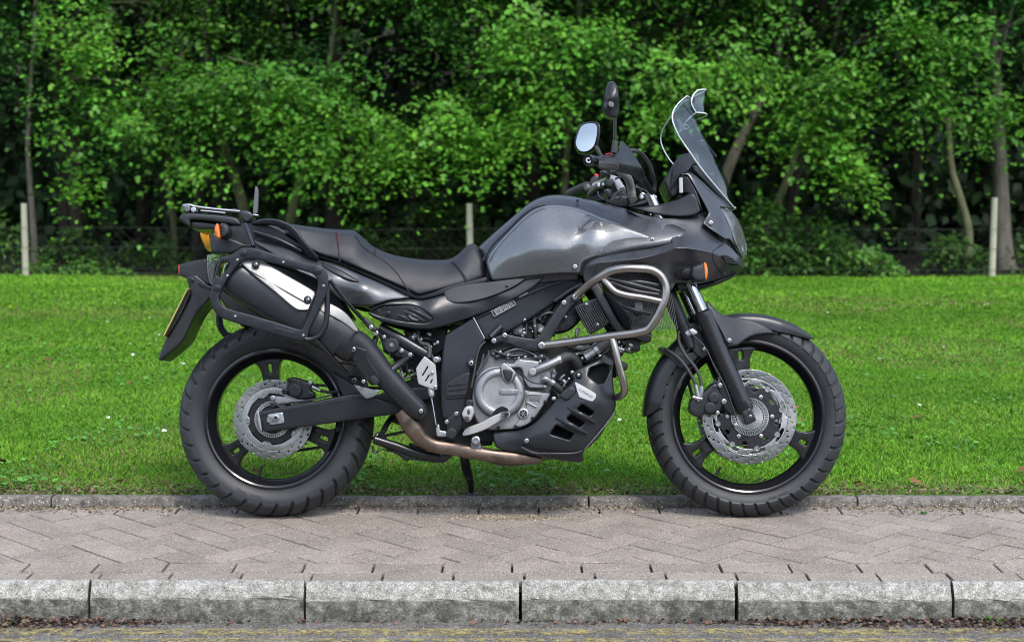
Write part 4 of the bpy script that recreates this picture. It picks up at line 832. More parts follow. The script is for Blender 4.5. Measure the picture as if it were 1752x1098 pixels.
# ------------------------------------------------------------------ tank, upper cover, fairing
up = panel('upper_cover', 'paint_satin', ZF((118, 402), (200, 325), (300, 240), (400, 152), (485, 113), (560, 106), (650, 115), (760, 140), (940, 184), (1060, 215), (1200, 250), (1290, 300), (1270, 370), (1150, 400), (950, 430), (700, 520), (690, 600), (400, 620), (190, 595), (165, 500)), ZF((130, 395, -.075), (300, 250, -.095), (480, 118, -.060), (650, 120, -.060), (900, 180, -.085), (300, 400, -.145), (600, 350, -.170), (900, 300, -.165), (1100, 300, -.175), (1270, 330, -.19), (250, 580, -.13), (600, 600, -.14), (480, 200, -.125), (700, 200, -.125), (1000, 230, -.13)), body=True, rnd=14, rd=.035, step=11)
tank = panel('fuel_tank', 'paint_metallic', ZF((168, 462), (220, 392), (290, 312), (370, 234), (430, 188), (485, 169), (560, 164), (650, 175), (720, 198), (800, 232), (900, 268), (1000, 303), (1100, 343), (1143, 372), (1128, 384), (1080, 396), (950, 417), (820, 441), (740, 466), (702, 488), (696, 515), (690, 548), (650, 545), (560, 547), (400, 560), (250, 583), (197, 586), (182, 545), (166, 495)),
    ZF((180, 470, -.125), (200, 560, -.135), (300, 330, -.142), (290, 450, -.168), (300, 560, -.155), (420, 210, -.140), (430, 320, -.188), (450, 440, -.205), (450, 540, -.178), (560, 175, -.138), (570, 260, -.178), (600, 350, -.212), (600, 420, -.220), (600, 500, -.202), (690, 280, -.192), (700, 340, -.208), (690, 390, -.212), (690, 470, -.200), (760, 230, -.160), (770, 300, -.180), (745, 350, -.195), (735, 400, -.199), (790, 370, -.190), (770, 440, -.192), (900, 290, -.176), (900, 360, -.186), (900, 410, -.182), (1080, 360, -.192), (1130, 372, -.194)), thick=.05, rnd=5, rd=.016, step=6, mirror=True)
bolt(*ZF((1085, 355))[0], -.196, 4, tank); bolt(*ZF((658, 506))[0], -.202, 4.6, tank); bolt(*ZF((672, 140))[0], -.095, 3, up, 'black_metal')
# black tubes stand in for the shaded gap along the tank panel
pipe('tank_seam', 'dark_hole', ZF((1146, 376, -.190), (1080, 400, -.186), (950, 421, -.184), (820, 445, -.185), (740, 470, -.186), (704, 492, -.188), (698, 520, -.188), (694, 552, -.186)), .0045, up, n=8)
pipe('cover_seam', 'gloss_black', ZF((150, 470, -.135), (205, 385, -.136), (290, 300, -.139), (365, 226, -.142), (430, 180, -.142), (490, 160, -.138)), .004, up, n=8)
CREASE = [(735, 500), (800, 482), (900, 472), (1000, 463), (1080, 446), (1150, 424), (1215, 399), (1300, 405), (1420, 430), (1500, 464), (1560, 488)]
fa = panel('side_fairing', 'paint_satin', ZF((697, 505), (740, 472), (820, 446), (950, 421), (1085, 401), (1150, 386), (1200, 372), (1160, 320), (1080, 270), (1000, 225), (945, 190), (1050, 222), (1150, 240), (1300, 230), (1375, 200), (1412, 225), (1372, 262), (1388, 296), (1490, 372), (1560, 440), (1598, 488), (1594, 512), *CREASE[::-1]),
    ZF((700, 510, -.190), (735, 498, -.206), (820, 450, -.200), (800, 480, -.216), (950, 425, -.198), (950, 465, -.226), (1090, 405, -.200), (1080, 444, -.232), (1150, 390, -.205), (1150, 422, -.237), (960, 200, -.118), (1050, 245, -.142), (1140, 300, -.176), (1200, 365, -.208), (1215, 397, -.240), (1200, 280, -.160), (1300, 260, -.150), (1300, 340, -.186), (1310, 403, -.232), (1385, 280, -.145), (1410, 340, -.160), (1420, 428, -.203), (1480, 380, -.140), (1500, 462, -.166), (1560, 460, -.108), (1590, 490, -.062), (1560, 487, -.112)), thick=.012, rnd=1.6, rd=.003, step=7, mirror=True)
panel('lower_fairing', 'paint_satin', ZF((697, 507), *CREASE, (1592, 514), (1565, 542), (1480, 562), (1400, 588), (1330, 600), (1215, 592), (1190, 640), (1165, 600), (1140, 560), (1090, 530), (1000, 512), (900, 522), (800, 560), (735, 608), (705, 580)),
    ZF((700, 510, -.188), (715, 590, -.186), (735, 502, -.205), (800, 484, -.215), (800, 540, -.196), (900, 474, -.222), (900, 515, -.198), (1000, 465, -.229), (1000, 508, -.200), (1080, 448, -.231), (1100, 500, -.205), (1110, 535, -.202), (1150, 426, -.236), (1160, 520, -.203), (1190, 620, -.190), (1215, 402, -.239), (1220, 470, -.208), (1230, 590, -.175), (1310, 407, -.231), (1320, 500, -.196), (1330, 595, -.150), (1420, 432, -.202), (1430, 520, -.160), (1500, 466, -.165), (1500, 535, -.118), (1560, 490, -.111), (1560, 535, -.072)), thick=.012, rnd=1.6, rd=.003, step=7, mirror=True)
panel('nose_lower', 'plastic_black', ZF((1215, 590), (1330, 598), (1400, 590), (1480, 562), (1565, 540), (1540, 560), (1440, 600), (1340, 630), (1310, 615), (1250, 600)), -.10, body=True, rnd=5)
pipe('panel_seam', 'gloss_black', ZF((1490, 368, -.144), (1440, 405, -.178), (1420, 425, -.201), (1420, 460, -.190), (1445, 510, -.162), (1475, 545, -.124)), .0022, fa, n=6)
panel('air_intake', 'dark_hole', ZF((1460, 442), (1500, 440), (1540, 465), (1570, 495), (1530, 498), (1490, 480)), ZF((1460, 442, -.192), (1500, 460, -.172), (1570, 495, -.112), (1530, 498, -.140)), fa, thick=.01, rnd=2, rd=.002)
for k in range(4): pipe('intake_slat', 'plastic_black', ZF((1478 + 4 * k, 452 + 9 * k, -.188 + .004 * k), (1530 + 8 * k, 458 + 10 * k, -.156 + .008 * k)), .0022, fa, n=6)
bolt(*ZF((1483, 545))[0], -.125, 3, fa, 'black_metal')
# nose panel under the screen
nose = panel('nose_panel', 'paint_satin', ZG((655, 545), (692, 548), (735, 620), (798, 738), (800, 752), (770, 792), (782, 812), (890, 886), (906, 880), (945, 928), (938, 890), (905, 800), (858, 714), (925, 722), (895, 690), (850, 660), (800, 612), (735, 552), (700, 530)), ZG((660, 550, -.165), (735, 560, -.150), (760, 660, -.160), (800, 790, -.160), (850, 700, -.115), (920, 720, -.050), (870, 800, -.138), (890, 880, -.148), (940, 925, -.100), (910, 820, -.110)), thick=.01, rnd=3.5, rd=.006, step=7, mirror=True)
bolt(*ZG((812, 798))[0], -.166, 4.6, nose)
hl = panel('headlight', 'clear_lens', ZG((850, 712), (890, 722), (925, 738), (955, 780), (978, 830), (995, 890), (1000, 940), (992, 992), (965, 962), (942, 910), (905, 815)), ZG((850, 712, -.118), (920, 740, -.040), (975, 830, -.02), (905, 815, -.112), (950, 920, -.096), (995, 930, -.012), (985, 985, -.020), (940, 830, -.075)), body=True, rnd=5, rd=.010, step=7)
panel('headlight_reflector', 'chrome', ZG((870, 735), (915, 745), (950, 800), (975, 880), (985, 950), (965, 950), (945, 895), (910, 810)), ZG((870, 735, -.09), (930, 780, -.03), (920, 820, -.09), (970, 940, -.02), (940, 890, -.07)), hl, body=True, rnd=4, step=8)
panel('nose_filler', 'plastic_black', ZG((700, 560), (850, 700), (900, 800), (940, 910), (975, 985), (880, 1070), (700, 1090), (560, 1080), (500, 800), (640, 770), (760, 760), (720, 650)), ZG((700, 560, -.12), (850, 700, -.075), (970, 980, -.01), (700, 900, -.11), (560, 1000, -.11)), body=True, rnd=6, step=12)
# cockpit trim and dash
panel('cockpit_trim', 'plastic_satin', ZG((390, 716), (470, 712), (560, 700), (650, 672), (690, 648), (718, 640), (742, 668), (760, 735), (730, 758), (650, 768), (520, 752), (430, 730)), ZG((390, 716, -.115), (560, 705, -.13), (700, 650, -.155), (750, 735, -.16), (600, 760, -.148), (450, 732, -.128)), thick=.02, rnd=3, mirror=True)
panel('cockpit_side', 'plastic_satin', ZG((640, 455), (700, 428), (745, 432), (760, 500), (720, 490), (690, 535), (650, 548), (640, 640), (690, 640), (745, 690), (770, 740), (735, 620), (690, 550), (655, 545), (600, 630), (612, 560), (610, 500)), ZG((640, 460, -.13), (740, 440, -.14), (690, 540, -.15), (620, 600, -.13), (745, 700, -.16)), thick=.012, rnd=2.5, mirror=True)
dash = panel('instrument_panel', 'plastic_black', ZG((566, 582), (600, 520), (640, 455), (700, 440), (700, 560), (660, 640), (612, 668), (590, 640), (580, 610)), -.105, body=True, rnd=4)
panel('screen_bracket', 'plastic_black', ZG((655, 440), (740, 425), (745, 470), (800, 560), (900, 690), (930, 718), (880, 690), (760, 560), (700, 500)), ZG((655, 440, -.10), (745, 470, -.09), (930, 718, -.03), (760, 560, -.10)), thick=.02, rnd=2, mirror=True)
pipe('trim_reflector', 'label_white', ZG((655, 562, -.165), (657, 640, -.165)), .006, flat=.4)
# ------------------------------------------------------------------ screen: thin curved acrylic with visible edges
def sheet_loft(name, cen, edg, hw, parent=None, nu=24, th=.0035, pw=2.0):
    C = path(cen, 10); E_ = path(edg, 10); t = np.linspace(0, 1, 36)
    rs = lambda Q: np.stack([np.interp(t, np.linspace(0, 1, len(Q)), Q[:, k]) for k in range(3)], -1); C, E_ = rs(C), rs(E_); V = []; F = []; m = nu + 1
    for i in range(36):
        for k in range(m): u = -1 + 2 * k / nu; wv = abs(u) ** pw; p = C[i] * (1 - wv) + E_[i] * wv; V.append((p[0], -E_[i][1] * u if E_[i][1] < 0 else E_[i][1] * u, p[2]))
    V = np.array(V)
    for i in range(35):
        for k in range(nu): a = i * m + k; F.append((a, a + 1, a + 1 + m, a + m))
    o = put(name, (V, F), 'acrylic', parent, 60, False)
    G = V.reshape(36, m, 3); loop = np.vstack([G[:, 0], G[-1, 1:], G[::-1, -1][1:], G[0, ::-1][1:-1]]); loop = np.vstack([loop, loop[:1]])
    put('sheet_edge', tube_geo(loop, .0026, 6, False), 'acrylic_edge', o, 60); return o
scr = sheet_loft('windscreen', ZG((702, 150, 0), (730, 225, 0), (765, 310, 0), (815, 412, 0), (860, 500, 0), (900, 590, 0), (940, 722, 0)), ZG((686, 136, -.050), (640, 178, -.130), (614, 222, -.185), (612, 262, -.200), (640, 335, -.200), (700, 425, -.190), (760, 512, -.165), (850, 620, -.120), (932, 716, -.05)), .2)
vz = sheet_loft('clip_on_visor', ZG((787, 106, 0), (790, 150, 0), (789, 200, 0), (790, 236, 0)), ZG((742, 106, -.055), (716, 140, -.090), (712, 178, -.095), (735, 222, -.090)), .1, pw=2)
sheet_loft('visor_tail', ZG((790, 236, 0), (778, 255, 0), (745, 278, 0), (700, 300, 0)), ZG((735, 222, -.090), (715, 238, -.080), (690, 262, -.075), (672, 285, -.060)), .1, vz)
panel('visor_clamp', 'plastic_black', ZS((330, 420), (410, 405), (480, 540), (440, 600), (390, 610)), -.045, vz, thick=.012, rnd=1.5, mirror=True); panel('visor_arm', 'plastic_black', ZS((528, 320), (556, 320), (560, 510), (530, 512)), -.03, vz, thick=.01, rnd=1, mirror=True); panel('visor_pad', 'plastic_grey', ZS((215, 585), (255, 575), (350, 710), (290, 755)), -.10, vz, thick=.006, rnd=1)
pipe('screen_rib', 'plastic_black', ZS((510, 890, -.02), (560, 880, -.02), (620, 930, -.02), (740, 1090, -.02)), .006, scr)

# ------------------------------------------------------------------ handlebar group
bar = pipe('handlebar', 'silver_satin', ZK((945, 790, -.060), (925, 690, -.075), (895, 580, -.110), (840, 500, -.160), (600, 350, -.270), (430, 305, -.350), (315, 290, -.415)), .0135, sub=8)
pipe('handlebar', 'silver_satin', ZK((800, 730, .050), (760, 660, .075), (700, 580, .115), (610, 560, .165), (470, 640, .25), (250, 700, .33), (40, 775, .415)), .0135)
pipe('grip', 'rubber', ZK((300, 665, .30), (170, 715, .36), (45, 775, .42)), [.018, .0175, .018]); pipe('grip', 'rubber', ZK((600, 350, -.29), (470, 312, -.35), (350, 296, -.40)), [.0175, .017, .0175])
be = pipe('bar_end', 'gloss_black', ZK((455, 300, -.355), (400, 295, -.38), (330, 290, -.415), (300, 289, -.430)), [.015, .0165, .0175, .0165], n=20)
put('bar_end_ring', lathe_geo([(.0045, -.4335), (.0085, -.4335), (.0085, -.431), (.0045, -.431)], pxz(*ZK((312, 290))[0], -.432), 20), 'steel', be, 30)
hg = panel('hand_guard', 'plastic_satin', ZK((438, 395), (452, 300), (468, 232), (540, 222), (660, 222), (742, 182), (760, 90), (772, 8), (800, 10), (920, 130), (1060, 350), (1133, 470), (1122, 560), (1012, 582), (965, 512), (800, 470), (560, 432)), ZK((440, 390, -.395), (470, 240, -.380), (470, 310, -.405), (742, 190, -.345), (740, 330, -.372), (740, 440, -.345), (780, 20, -.315), (900, 200, -.305), (1050, 350, -.290), (1060, 400, -.292), (1125, 480, -.245), (1010, 575, -.255), (980, 480, -.285), (900, 400, -.325), (840, 380, -.345)), thick=.006, rnd=2.5, rd=.004, step=5)
panel('guard_band', 'plastic_grey', ZK((450, 390), (468, 312), (600, 318), (752, 342), (748, 430), (560, 418)), ZK((450, 390, -.409), (468, 312, -.418), (745, 345, -.388), (745, 425, -.368)), hg, thick=.004, rnd=1.5, rd=.002, step=5)
gl = hg.copy(); link(gl, bike); gl.scale = (1, -1, 1); gl.name = 'hand_guard'
pipe('guard_arm', 'plastic_black', ZK((1090, 545, -.22), (1150, 640, -.17), (1230, 760, -.12)), [.011, .010, .009])
for k, dy in enumerate((0, 14)):
    pipe('cable', 'rubber', ZK((860, 150 + dy, -.22), (960, 140 + dy, -.20), (1080 - dy, 190 + dy, -.16), (1190 - dy, 330 + dy, -.12), (1250 - dy, 500, -.09), (1275 - dy, 640, -.06), (1265 - dy, 790, -.05)), .005)
ms = pipe('mirror_stem', 'gloss_black', ZK((690, 175, -.365), (690, 60, -.368), (692, -120, -.372), (694, -300, -.375)), [.0062, .0062, .0055, .0055]); pipe('stem_boot', 'rubber', ZK((682, 180, -.365), (690, 90, -.367), (700, 10, -.368)), [.011, .010, .009], ms)
mi = panel('mirror', 'plastic_satin', ZG((288, 58), (306, 60), (322, 80), (331, 120), (336, 200), (330, 236), (318, 250), (292, 250), (262, 236), (246, 195), (252, 148), (264, 92), (275, 66)), ZG((290, 150, -.415), (265, 190, -.400), (325, 190, -.385), (290, 70, -.395), (300, 240, -.385), (252, 170, -.385)), thick=.05, rnd=4, rd=.012, step=5)
panel('mirror_emblem', 'plastic_grey', ZG((278, 162), (306, 168), (306, 196), (278, 190)), -.4155, mi, thick=.003, rnd=.8, rd=.0008, step=5)
# left mirror: glass turned to the rear and inwards
lm = panel('mirror', 'plastic_black', ZG((98, 388), (104, 350), (120, 300), (134, 282), (160, 270), (205, 270), (226, 274), (235, 294), (233, 340), (226, 385), (210, 415), (180, 432), (150, 438), (118, 428)), ZG((105, 380, .405), (232, 300, .342), (130, 290, .398), (215, 410, .350), (165, 350, .373)), thick=.03, rnd=3.5, rd=.006, step=6)
panel('mirror_glass', 'mirror_glass', ZG((106, 388), (112, 352), (128, 306), (140, 290), (164, 279), (198, 278), (212, 284), (220, 300), (216, 345), (206, 385), (195, 405), (172, 421), (148, 427), (122, 418)), ZG((105, 380, .3985), (232, 300, .3355), (130, 290, .3935), (215, 410, .3415), (165, 350, .3666)), lm, thick=.003, rnd=0, step=9)
pipe('mirror_stem', 'gloss_black', ZG((212, 402, .36), (232, 435, .345), (252, 470, .33), (270, 520, .31)), [.010, .007, .006, .006], lm)
# clamps, yoke and switch gear
panel('bar_riser', 'black_metal', ZK((862, 815), (905, 790), (1000, 790), (1045, 860), (1010, 900), (935, 958), (905, 930)), -.085, body=False, thick=.05, rnd=3); panel('bar_riser', 'black_metal', ZK((745, 770), (820, 720), (870, 800), (920, 920), (860, 950), (790, 900)), .03, thick=.05, rnd=3)
yk = panel('top_yoke', 'black_metal', ZK((1000, 905), (1050, 880), (1150, 850), (1270, 795), (1305, 820), (1290, 850), (1180, 900), (1100, 935), (1000, 955), (870, 960)), -.115, body=True, rnd=2.5)
bolt(*ZK((1277, 826))[0], -.118, 3.2, yk); knob('fork_cap', 'steel', *ZK((1085, 820))[0], -.09, 5.5, .03, yk); panel('preload_cap', 'zinc', ZK((1045, 800), (1130, 790), (1140, 830), (1060, 870)), -.105, yk, thick=.03, rnd=1.5)
panel('switch_housing', 'plastic_black', ZK((360, 530), (420, 500), (470, 520), (470, 600), (430, 680), (340, 680), (320, 600)), .27, thick=.04, rnd=3); panel('indicator_switch', 'red_switch', ZK((385, 510), (415, 478), (450, 495), (470, 520), (420, 522)), .272, thick=.012, rnd=1)
panel('clutch_perch', 'black_metal', ZK((290, 760), (330, 700), (480, 600), (600, 520), (640, 540), (560, 620), (400, 730), (320, 800), (280, 800)), .22, thick=.02, rnd=2)
pipe('clutch_lever', 'black_metal', ZK((560, 560, .24), (430, 690, .30), (280, 790, .36), (180, 800, .40)), [.008, .007, .006, .006], flat=.6); panel('ignition_barrel', 'plastic_black', ZK((530, 720), (590, 690), (660, 760), (640, 830), (600, 840), (560, 790)), -.02, thick=.05, rnd=3)
panel('master_cylinder', 'black_metal', ZK((470, 440), (540, 430), (600, 470), (640, 520), (600, 560), (560, 510), (520, 540), (490, 540)), -.20, thick=.04, rnd=2); pipe('brake_lever', 'black_metal', ZK((640, 430, -.30), (700, 440, -.36), (600, 455, -.40)), .006)
panel('reservoir_cap', 'red_dark', ZK((535, 215), (560, 190), (640, 180), (680, 205), (670, 225)), -.33, thick=.03, rnd=1.5); panel('switch_block', 'plastic_black', ZK((540, 560), (640, 540), (690, 620), (640, 690), (560, 660)), .08, thick=.05, rnd=3)
for cb in (((440, 740, .0), (470, 820, .0), (560, 860, 0), (640, 840, 0), (720, 760, .0), (820, 720, 0)), ((680, 800, -.03), (720, 850, -.03), (790, 800, -.03)), ((700, 560, .05), (780, 530, .03), (860, 590, 0), (870, 700, 0)), ((980, 680, -.03), (1060, 700, -.04), (1150, 740, -.05), (1200, 800, -.06)), ((990, 650, .03), (1040, 690, .03), (1080, 760, .03))): pipe('control_cable', 'rubber', ZK(*cb), .0034, n=8)
panel('steering_stem_cover', 'plastic_black', ZK((560, 850), (700, 800), (860, 800), (1000, 900), (880, 980), (700, 960), (560, 900)), -.01, body=True, rnd=3)

# ------------------------------------------------------------------ seat
st = panel('seat', 'leather', ZE((290, 246), (360, 255), (430, 266), (600, 286), (720, 287), (742, 298), (790, 340), (850, 396), (940, 440), (1050, 470), (1200, 488), (1330, 489), (1372, 483), (1420, 456), (1470, 407), (1500, 384), (1530, 377), (1556, 394), (1582, 432), (1606, 500), (1612, 600), (1592, 626), (1500, 656), (1350, 692), (1200, 734), (1150, 738), (1110, 716), (1050, 690), (900, 620), (750, 556), (620, 500), (500, 470), (420, 430), (350, 380), (250, 320)),
    ZE((300, 300, -.130), (430, 300, -.120), (430, 420, -.150), (600, 300, -.110), (610, 400, -.150), (620, 490, -.165), (720, 300, -.105), (740, 420, -.150), (750, 545, -.165), (850, 420, -.100), (870, 520, -.140), (900, 610, -.160), (1050, 490, -.100), (1060, 590, -.140), (1060, 680, -.155), (1200, 510, -.095), (1210, 620, -.138), (1210, 720, -.150), (1370, 510, -.085), (1370, 600, -.125), (1350, 680, -.140), (1470, 440, -.085), (1480, 550, -.120), (1500, 640, -.130), (1540, 400, -.075), (1560, 500, -.105), (1580, 610, -.115)), body=True, rnd=9, rd=.045, step=9)
def on_seat(*pts): return pts
seat_y = tps(ZE((300, 300, -.130), (430, 300, -.120), (430, 420, -.150), (600, 300, -.110), (610, 400, -.150), (620, 490, -.165), (720, 300, -.105), (740, 420, -.150), (750, 545, -.165), (850, 420, -.100), (870, 520, -.140), (900, 610, -.160), (1050, 490, -.100), (1060, 590, -.140), (1060, 680, -.155), (1200, 510, -.095), (1210, 620, -.138), (1210, 720, -.150), (1370, 510, -.085), (1370, 600, -.125), (1350, 680, -.140), (1470, 440, -.085), (1480, 550, -.120), (1500, 640, -.130), (1540, 400, -.075), (1560, 500, -.105), (1580, 610, -.115)))
def seam(material, pts, rad):
    q = catmull(np.array(ZE(*pts)), 10); y = seat_y(q); put('stitching', tube_geo(LP(q[:, 0], q[:, 1], y - .0008), rad, 6), material, st)
seam('stitch_black', [(608, 300), (614, 340), (624, 420), (632, 500)], .0022); seam('stitch_red', [(622, 310), (628, 400), (634, 498)], .0007)
seam('stitch_red', [(742, 330), (790, 400), (860, 455), (940, 505), (1010, 570), (1060, 640), (1100, 705)], .0008); seam('stitch_black', [(738, 325), (786, 396), (856, 451), (936, 501), (1006, 566), (1056, 636), (1094, 700)], .0016)
seam('stitch_black', [(1380, 500), (1420, 545), (1460, 600), (1484, 652)], .0020); seam('stitch_black', [(1390, 498), (1430, 542), (1470, 598), (1494, 648)], .0016); seam('stitch_black', [(872, 412), (868, 455)], .002)
panel('seat_base', 'plastic_black', ZE((350, 395), (500, 482), (620, 515), (760, 575), (900, 640), (1050, 712), (1110, 742), (1160, 758), (1250, 742), (1500, 674), (1620, 640), (1620, 600), (1200, 700), (900, 590), (500, 440)), -.135, body=True, rnd=3)
# ------------------------------------------------------------------ tail and side panels
tl = panel('tail_panel', 'paint_satin', ZE((40, 300), (100, 300), (200, 340), (300, 395), (380, 440), (420, 472), (500, 490), (620, 518), (750, 578), (900, 640), (1050, 712), (1110, 742), (1060, 752), (960, 760), (850, 800), (760, 800), (700, 790), (620, 750), (560, 690), (480, 620), (300, 545), (160, 430), (60, 380)),
    ZE((60, 340, -.110), (160, 400, -.130), (200, 350, -.115), (300, 480, -.160), (420, 475, -.140), (420, 560, -.175), (620, 520, -.160), (600, 620, -.190), (640, 720, -.185), (780, 600, -.170), (780, 680, -.200), (760, 780, -.185), (900, 645, -.168), (900, 720, -.190), (1050, 716, -.165), (1100, 742, -.163)), thick=.02, rnd=3.5, rd=.008, step=8, mirror=True)
panel('tail_scoop', 'plastic_black', ZE((500, 500), (620, 545), (720, 600), (775, 642), (700, 632), (600, 590), (520, 540)), ZE((500, 500, -.160), (620, 560, -.182), (775, 642, -.192), (640, 600, -.190)), tl, thick=.01, rnd=4, rd=.006, step=8)
sp = panel('side_panel', 'plastic_satin', ZE((850, 800), (960, 765), (1060, 755), (1110, 748), (1180, 762), (1260, 742), (1450, 690), (1620, 640), (1740, 628), (1990, 598), (2004, 596), (2000, 616), (1900, 700), (1700, 805), (1500, 880), (1400, 912), (1300, 942), (1230, 955), (1100, 947), (960, 918), (880, 890), (820, 850)),
    ZE((860, 810, -.185), (900, 890, -.180), (1060, 760, -.170), (1050, 850, -.190), (1100, 940, -.175), (1180, 765, -.160), (1250, 830, -.180), (1260, 930, -.170), (1450, 700, -.140), (1450, 780, -.160), (1420, 890, -.155), (1700, 650, -.140), (1700, 720, -.155), (1680, 800, -.145), (1990, 605, -.150)), thick=.02, rnd=3.5, rd=.007, step=8, holes=[ZE((838, 838), (900, 800), (1000, 792), (1100, 790), (1180, 812), (1258, 880), (1240, 905), (1180, 912), (1050, 900), (920, 870))], mirror=True)
vt = panel('side_vent', 'gloss_black', ZE((830, 835), (900, 795), (1000, 785), (1110, 785), (1190, 810), (1265, 880), (1240, 912), (1180, 920), (1050, 906), (910, 876)), -.165, sp, thick=.01, rnd=1)
for a, b in (((1020, 858), (1100, 895)), ((1065, 832), (1200, 900)), ((1095, 812), (1240, 885))): pipe('vent_slat', 'plastic_satin', ZE((a[0], a[1], -.178), ((a[0] + b[0]) / 2, (a[1] + b[1]) / 2 - 4, -.182), (b[0], b[1], -.178)), [.003, .006, .003], vt, flat=.6)
panel('vent_reflector', 'aluminium', ZE((1085, 855), (1130, 862), (1168, 885), (1160, 900), (1110, 888)), -.170, vt, thick=.004, rnd=1); bolt(*ZE((958, 847))[0], -.172, 4, vt, 'black_metal')
panel('knee_pad', 'plastic_satin', ZF((-70, 640), (20, 604), (160, 592), (395, 562), (330, 610), (220, 660), (100, 695), (0, 705), (-50, 690)), ZF((-60, 640, -.152), (20, 610, -.150), (200, 600, -.155), (390, 562, -.155), (200, 650, -.162), (0, 700, -.166)), sp, thick=.004, rnd=1.2, rd=.0015, step=7); bolt(*ZF((282, 612))[0], -.160, 3.4, sp, 'black_metal')
panel('seat_gap_filler', 'plastic_black', ZF((40, 600), (110, 500), (140, 425), (260, 430), (260, 600), (80, 640)), -.055, body=True, rnd=3)  # dark filler added to darken the open gap between seat and tank
panel('tail_gap_filler', 'plastic_black', ZA((540, 455), (700, 500), (900, 540), (1010, 640), (1110, 790), (1060, 800), (960, 720), (760, 610), (600, 520)), -.075, body=True, rnd=3)  # dark filler added to close off the bright gap above the silencer
# under-tail, rear light, indicators, rack plate
ut = panel('tail_body', 'plastic_black', ZA((335, 300), (480, 262), (560, 245), (700, 280), (840, 380), (930, 470), (900, 560), (760, 520), (560, 440), (430, 440), (380, 420), (320, 400), (330, 345)), -.115, body=True, rnd=5); panel('tail_lower', 'plastic_satin', ZI((580, 590), (700, 680), (840, 690), (1000, 760), (1130, 800), (1000, 810), (900, 870), (760, 900), (560, 890), (540, 700)), -.125, body=True, rnd=4)
rl = panel('rear_light_housing', 'plastic_black', ZA((152, 492), (215, 475), (300, 458), (322, 520), (335, 600), (300, 608), (230, 585), (152, 552)), -.055, body=True, rnd=3); panel('rear_light', 'red_lens', ZA((145, 495), (154, 490), (155, 554), (147, 548)), -.05, rl, body=True, rnd=1)
panel('light_lens', 'clear_lens', ZA((302, 440), (340, 432), (415, 425), (400, 445), (362, 470), (345, 530), (340, 605), (318, 600), (305, 540)), -.085, body=True, rnd=3)
rk = panel('rack_plate', 'plastic_black', ZI((128, 425), (160, 362), (240, 346), (400, 356), (640, 372), (880, 402), (945, 450), (972, 512), (930, 518), (800, 500), (640, 468), (400, 442), (275, 440), (285, 540), (240, 520), (150, 458)), -.125, body=True, rnd=4); panel('rack_underside', 'black_metal', ZI((270, 445), (480, 462), (640, 490), (980, 530), (980, 600), (820, 620), (600, 560), (380, 570), (280, 545)), -.10, rk, body=True, rnd=3)
pipe('rack_rail', 'steel', ZI((180, 250, -.10), (250, 240, -.10), (340, 262, -.10), (560, 292, -.10), (760, 312, -.10), (950, 328, -.10)), .0048, rk); pipe('rack_rail', 'steel', ZI((420, 320, -.06), (560, 332, -.06), (750, 352, -.06)), .0040, rk); pipe('rack_rail', 'steel', ZI((180, 260, .10), (340, 272, .10), (560, 300, .10), (950, 335, .10)), .0048, rk)
panel('rack_fitting', 'alu_grey', ZI((172, 262), (190, 235), (270, 245), (290, 290), (262, 340), (205, 338), (185, 290)), -.105, rk, thick=.03, rnd=2); knob('rack_spacer', 'zinc', *ZI((345, 318))[0], -.105, 4.6, .03, rk); panel('rack_cap', 'plastic_black', ZI((240, 222), (270, 212), (320, 225), (312, 245), (250, 240)), -.10, rk, thick=.02, rnd=1); panel('rack_cap', 'plastic_black', ZI((825, 295), (850, 282), (905, 292), (900, 315), (835, 312)), -.10, rk, thick=.02, rnd=1)
panel('rack_lock', 'black_metal', ZI((945, 330), (975, 308), (1050, 318), (1115, 355), (1120, 410), (1080, 470), (1010, 470), (960, 430)), -.13, rk, thick=.06, rnd=3); panel('rack_lever', 'zinc', ZI((1110, 355), (1195, 372), (1200, 390), (1120, 388)), -.11, rk, thick=.02, rnd=1)
panel('upright_tab', 'plastic_grey', ZA((570, 62), (577, 57), (584, 72), (587, 102), (581, 212), (557, 213), (562, 150)), -.03, rk, thick=.02, rnd=.8); panel('tail_bracket', 'zinc', ZI((470, 475), (515, 470), (508, 545), (470, 540)), -.09, rk, thick=.01, rnd=.8)
panel('grab_rail', 'plastic_satin', ZE((30, 244), (70, 222), (120, 212), (200, 211), (280, 238), (335, 272), (400, 372), (492, 468), (484, 490), (440, 474), (378, 410), (348, 362), (300, 300), (240, 266), (150, 248), (60, 256)), ZE((40, 240, -.13), (150, 225, -.165), (290, 255, -.178), (370, 360, -.180), (480, 480, -.165)), thick=.028, rnd=3.2, rd=.010, step=6, mirror=True)
pipe('tail_frame_tube', 'black_metal', ZE((60, 300, -.13), (200, 345, -.14), (380, 430, -.145)), .008)
ri = panel('rear_indicator', 'plastic_black', ZI((680, 480), (760, 490), (805, 540), (812, 600), (795, 650), (730, 692), (682, 690)), -.235, thick=.05, rnd=5, rd=.02); panel('indicator_lens', 'orange_lens', ZI((612, 515), (640, 478), (668, 520), (685, 600), (690, 700), (640, 690), (612, 650), (598, 570)), -.235, ri, thick=.05, rnd=3.5, rd=.014); pipe('indicator_stalk', 'rubber', ZI((740, 590, -.20), (780, 600, -.10)), .010, ri)
panel('far_indicator', 'plastic_black', ZI((415, 590), (520, 570), (548, 610), (540, 700)), .19, thick=.05, rnd=3); panel('indicator_lens', 'amber_lens', ZI((405, 640), (420, 595), (500, 585), (535, 640), (545, 720), (525, 860), (505, 850), (450, 750)), .185, bpy.data.objects['far_indicator'], thick=.05, rnd=2.5, rd=.01); bpy.data.objects['far_indicator'].name = 'rear_indicator'
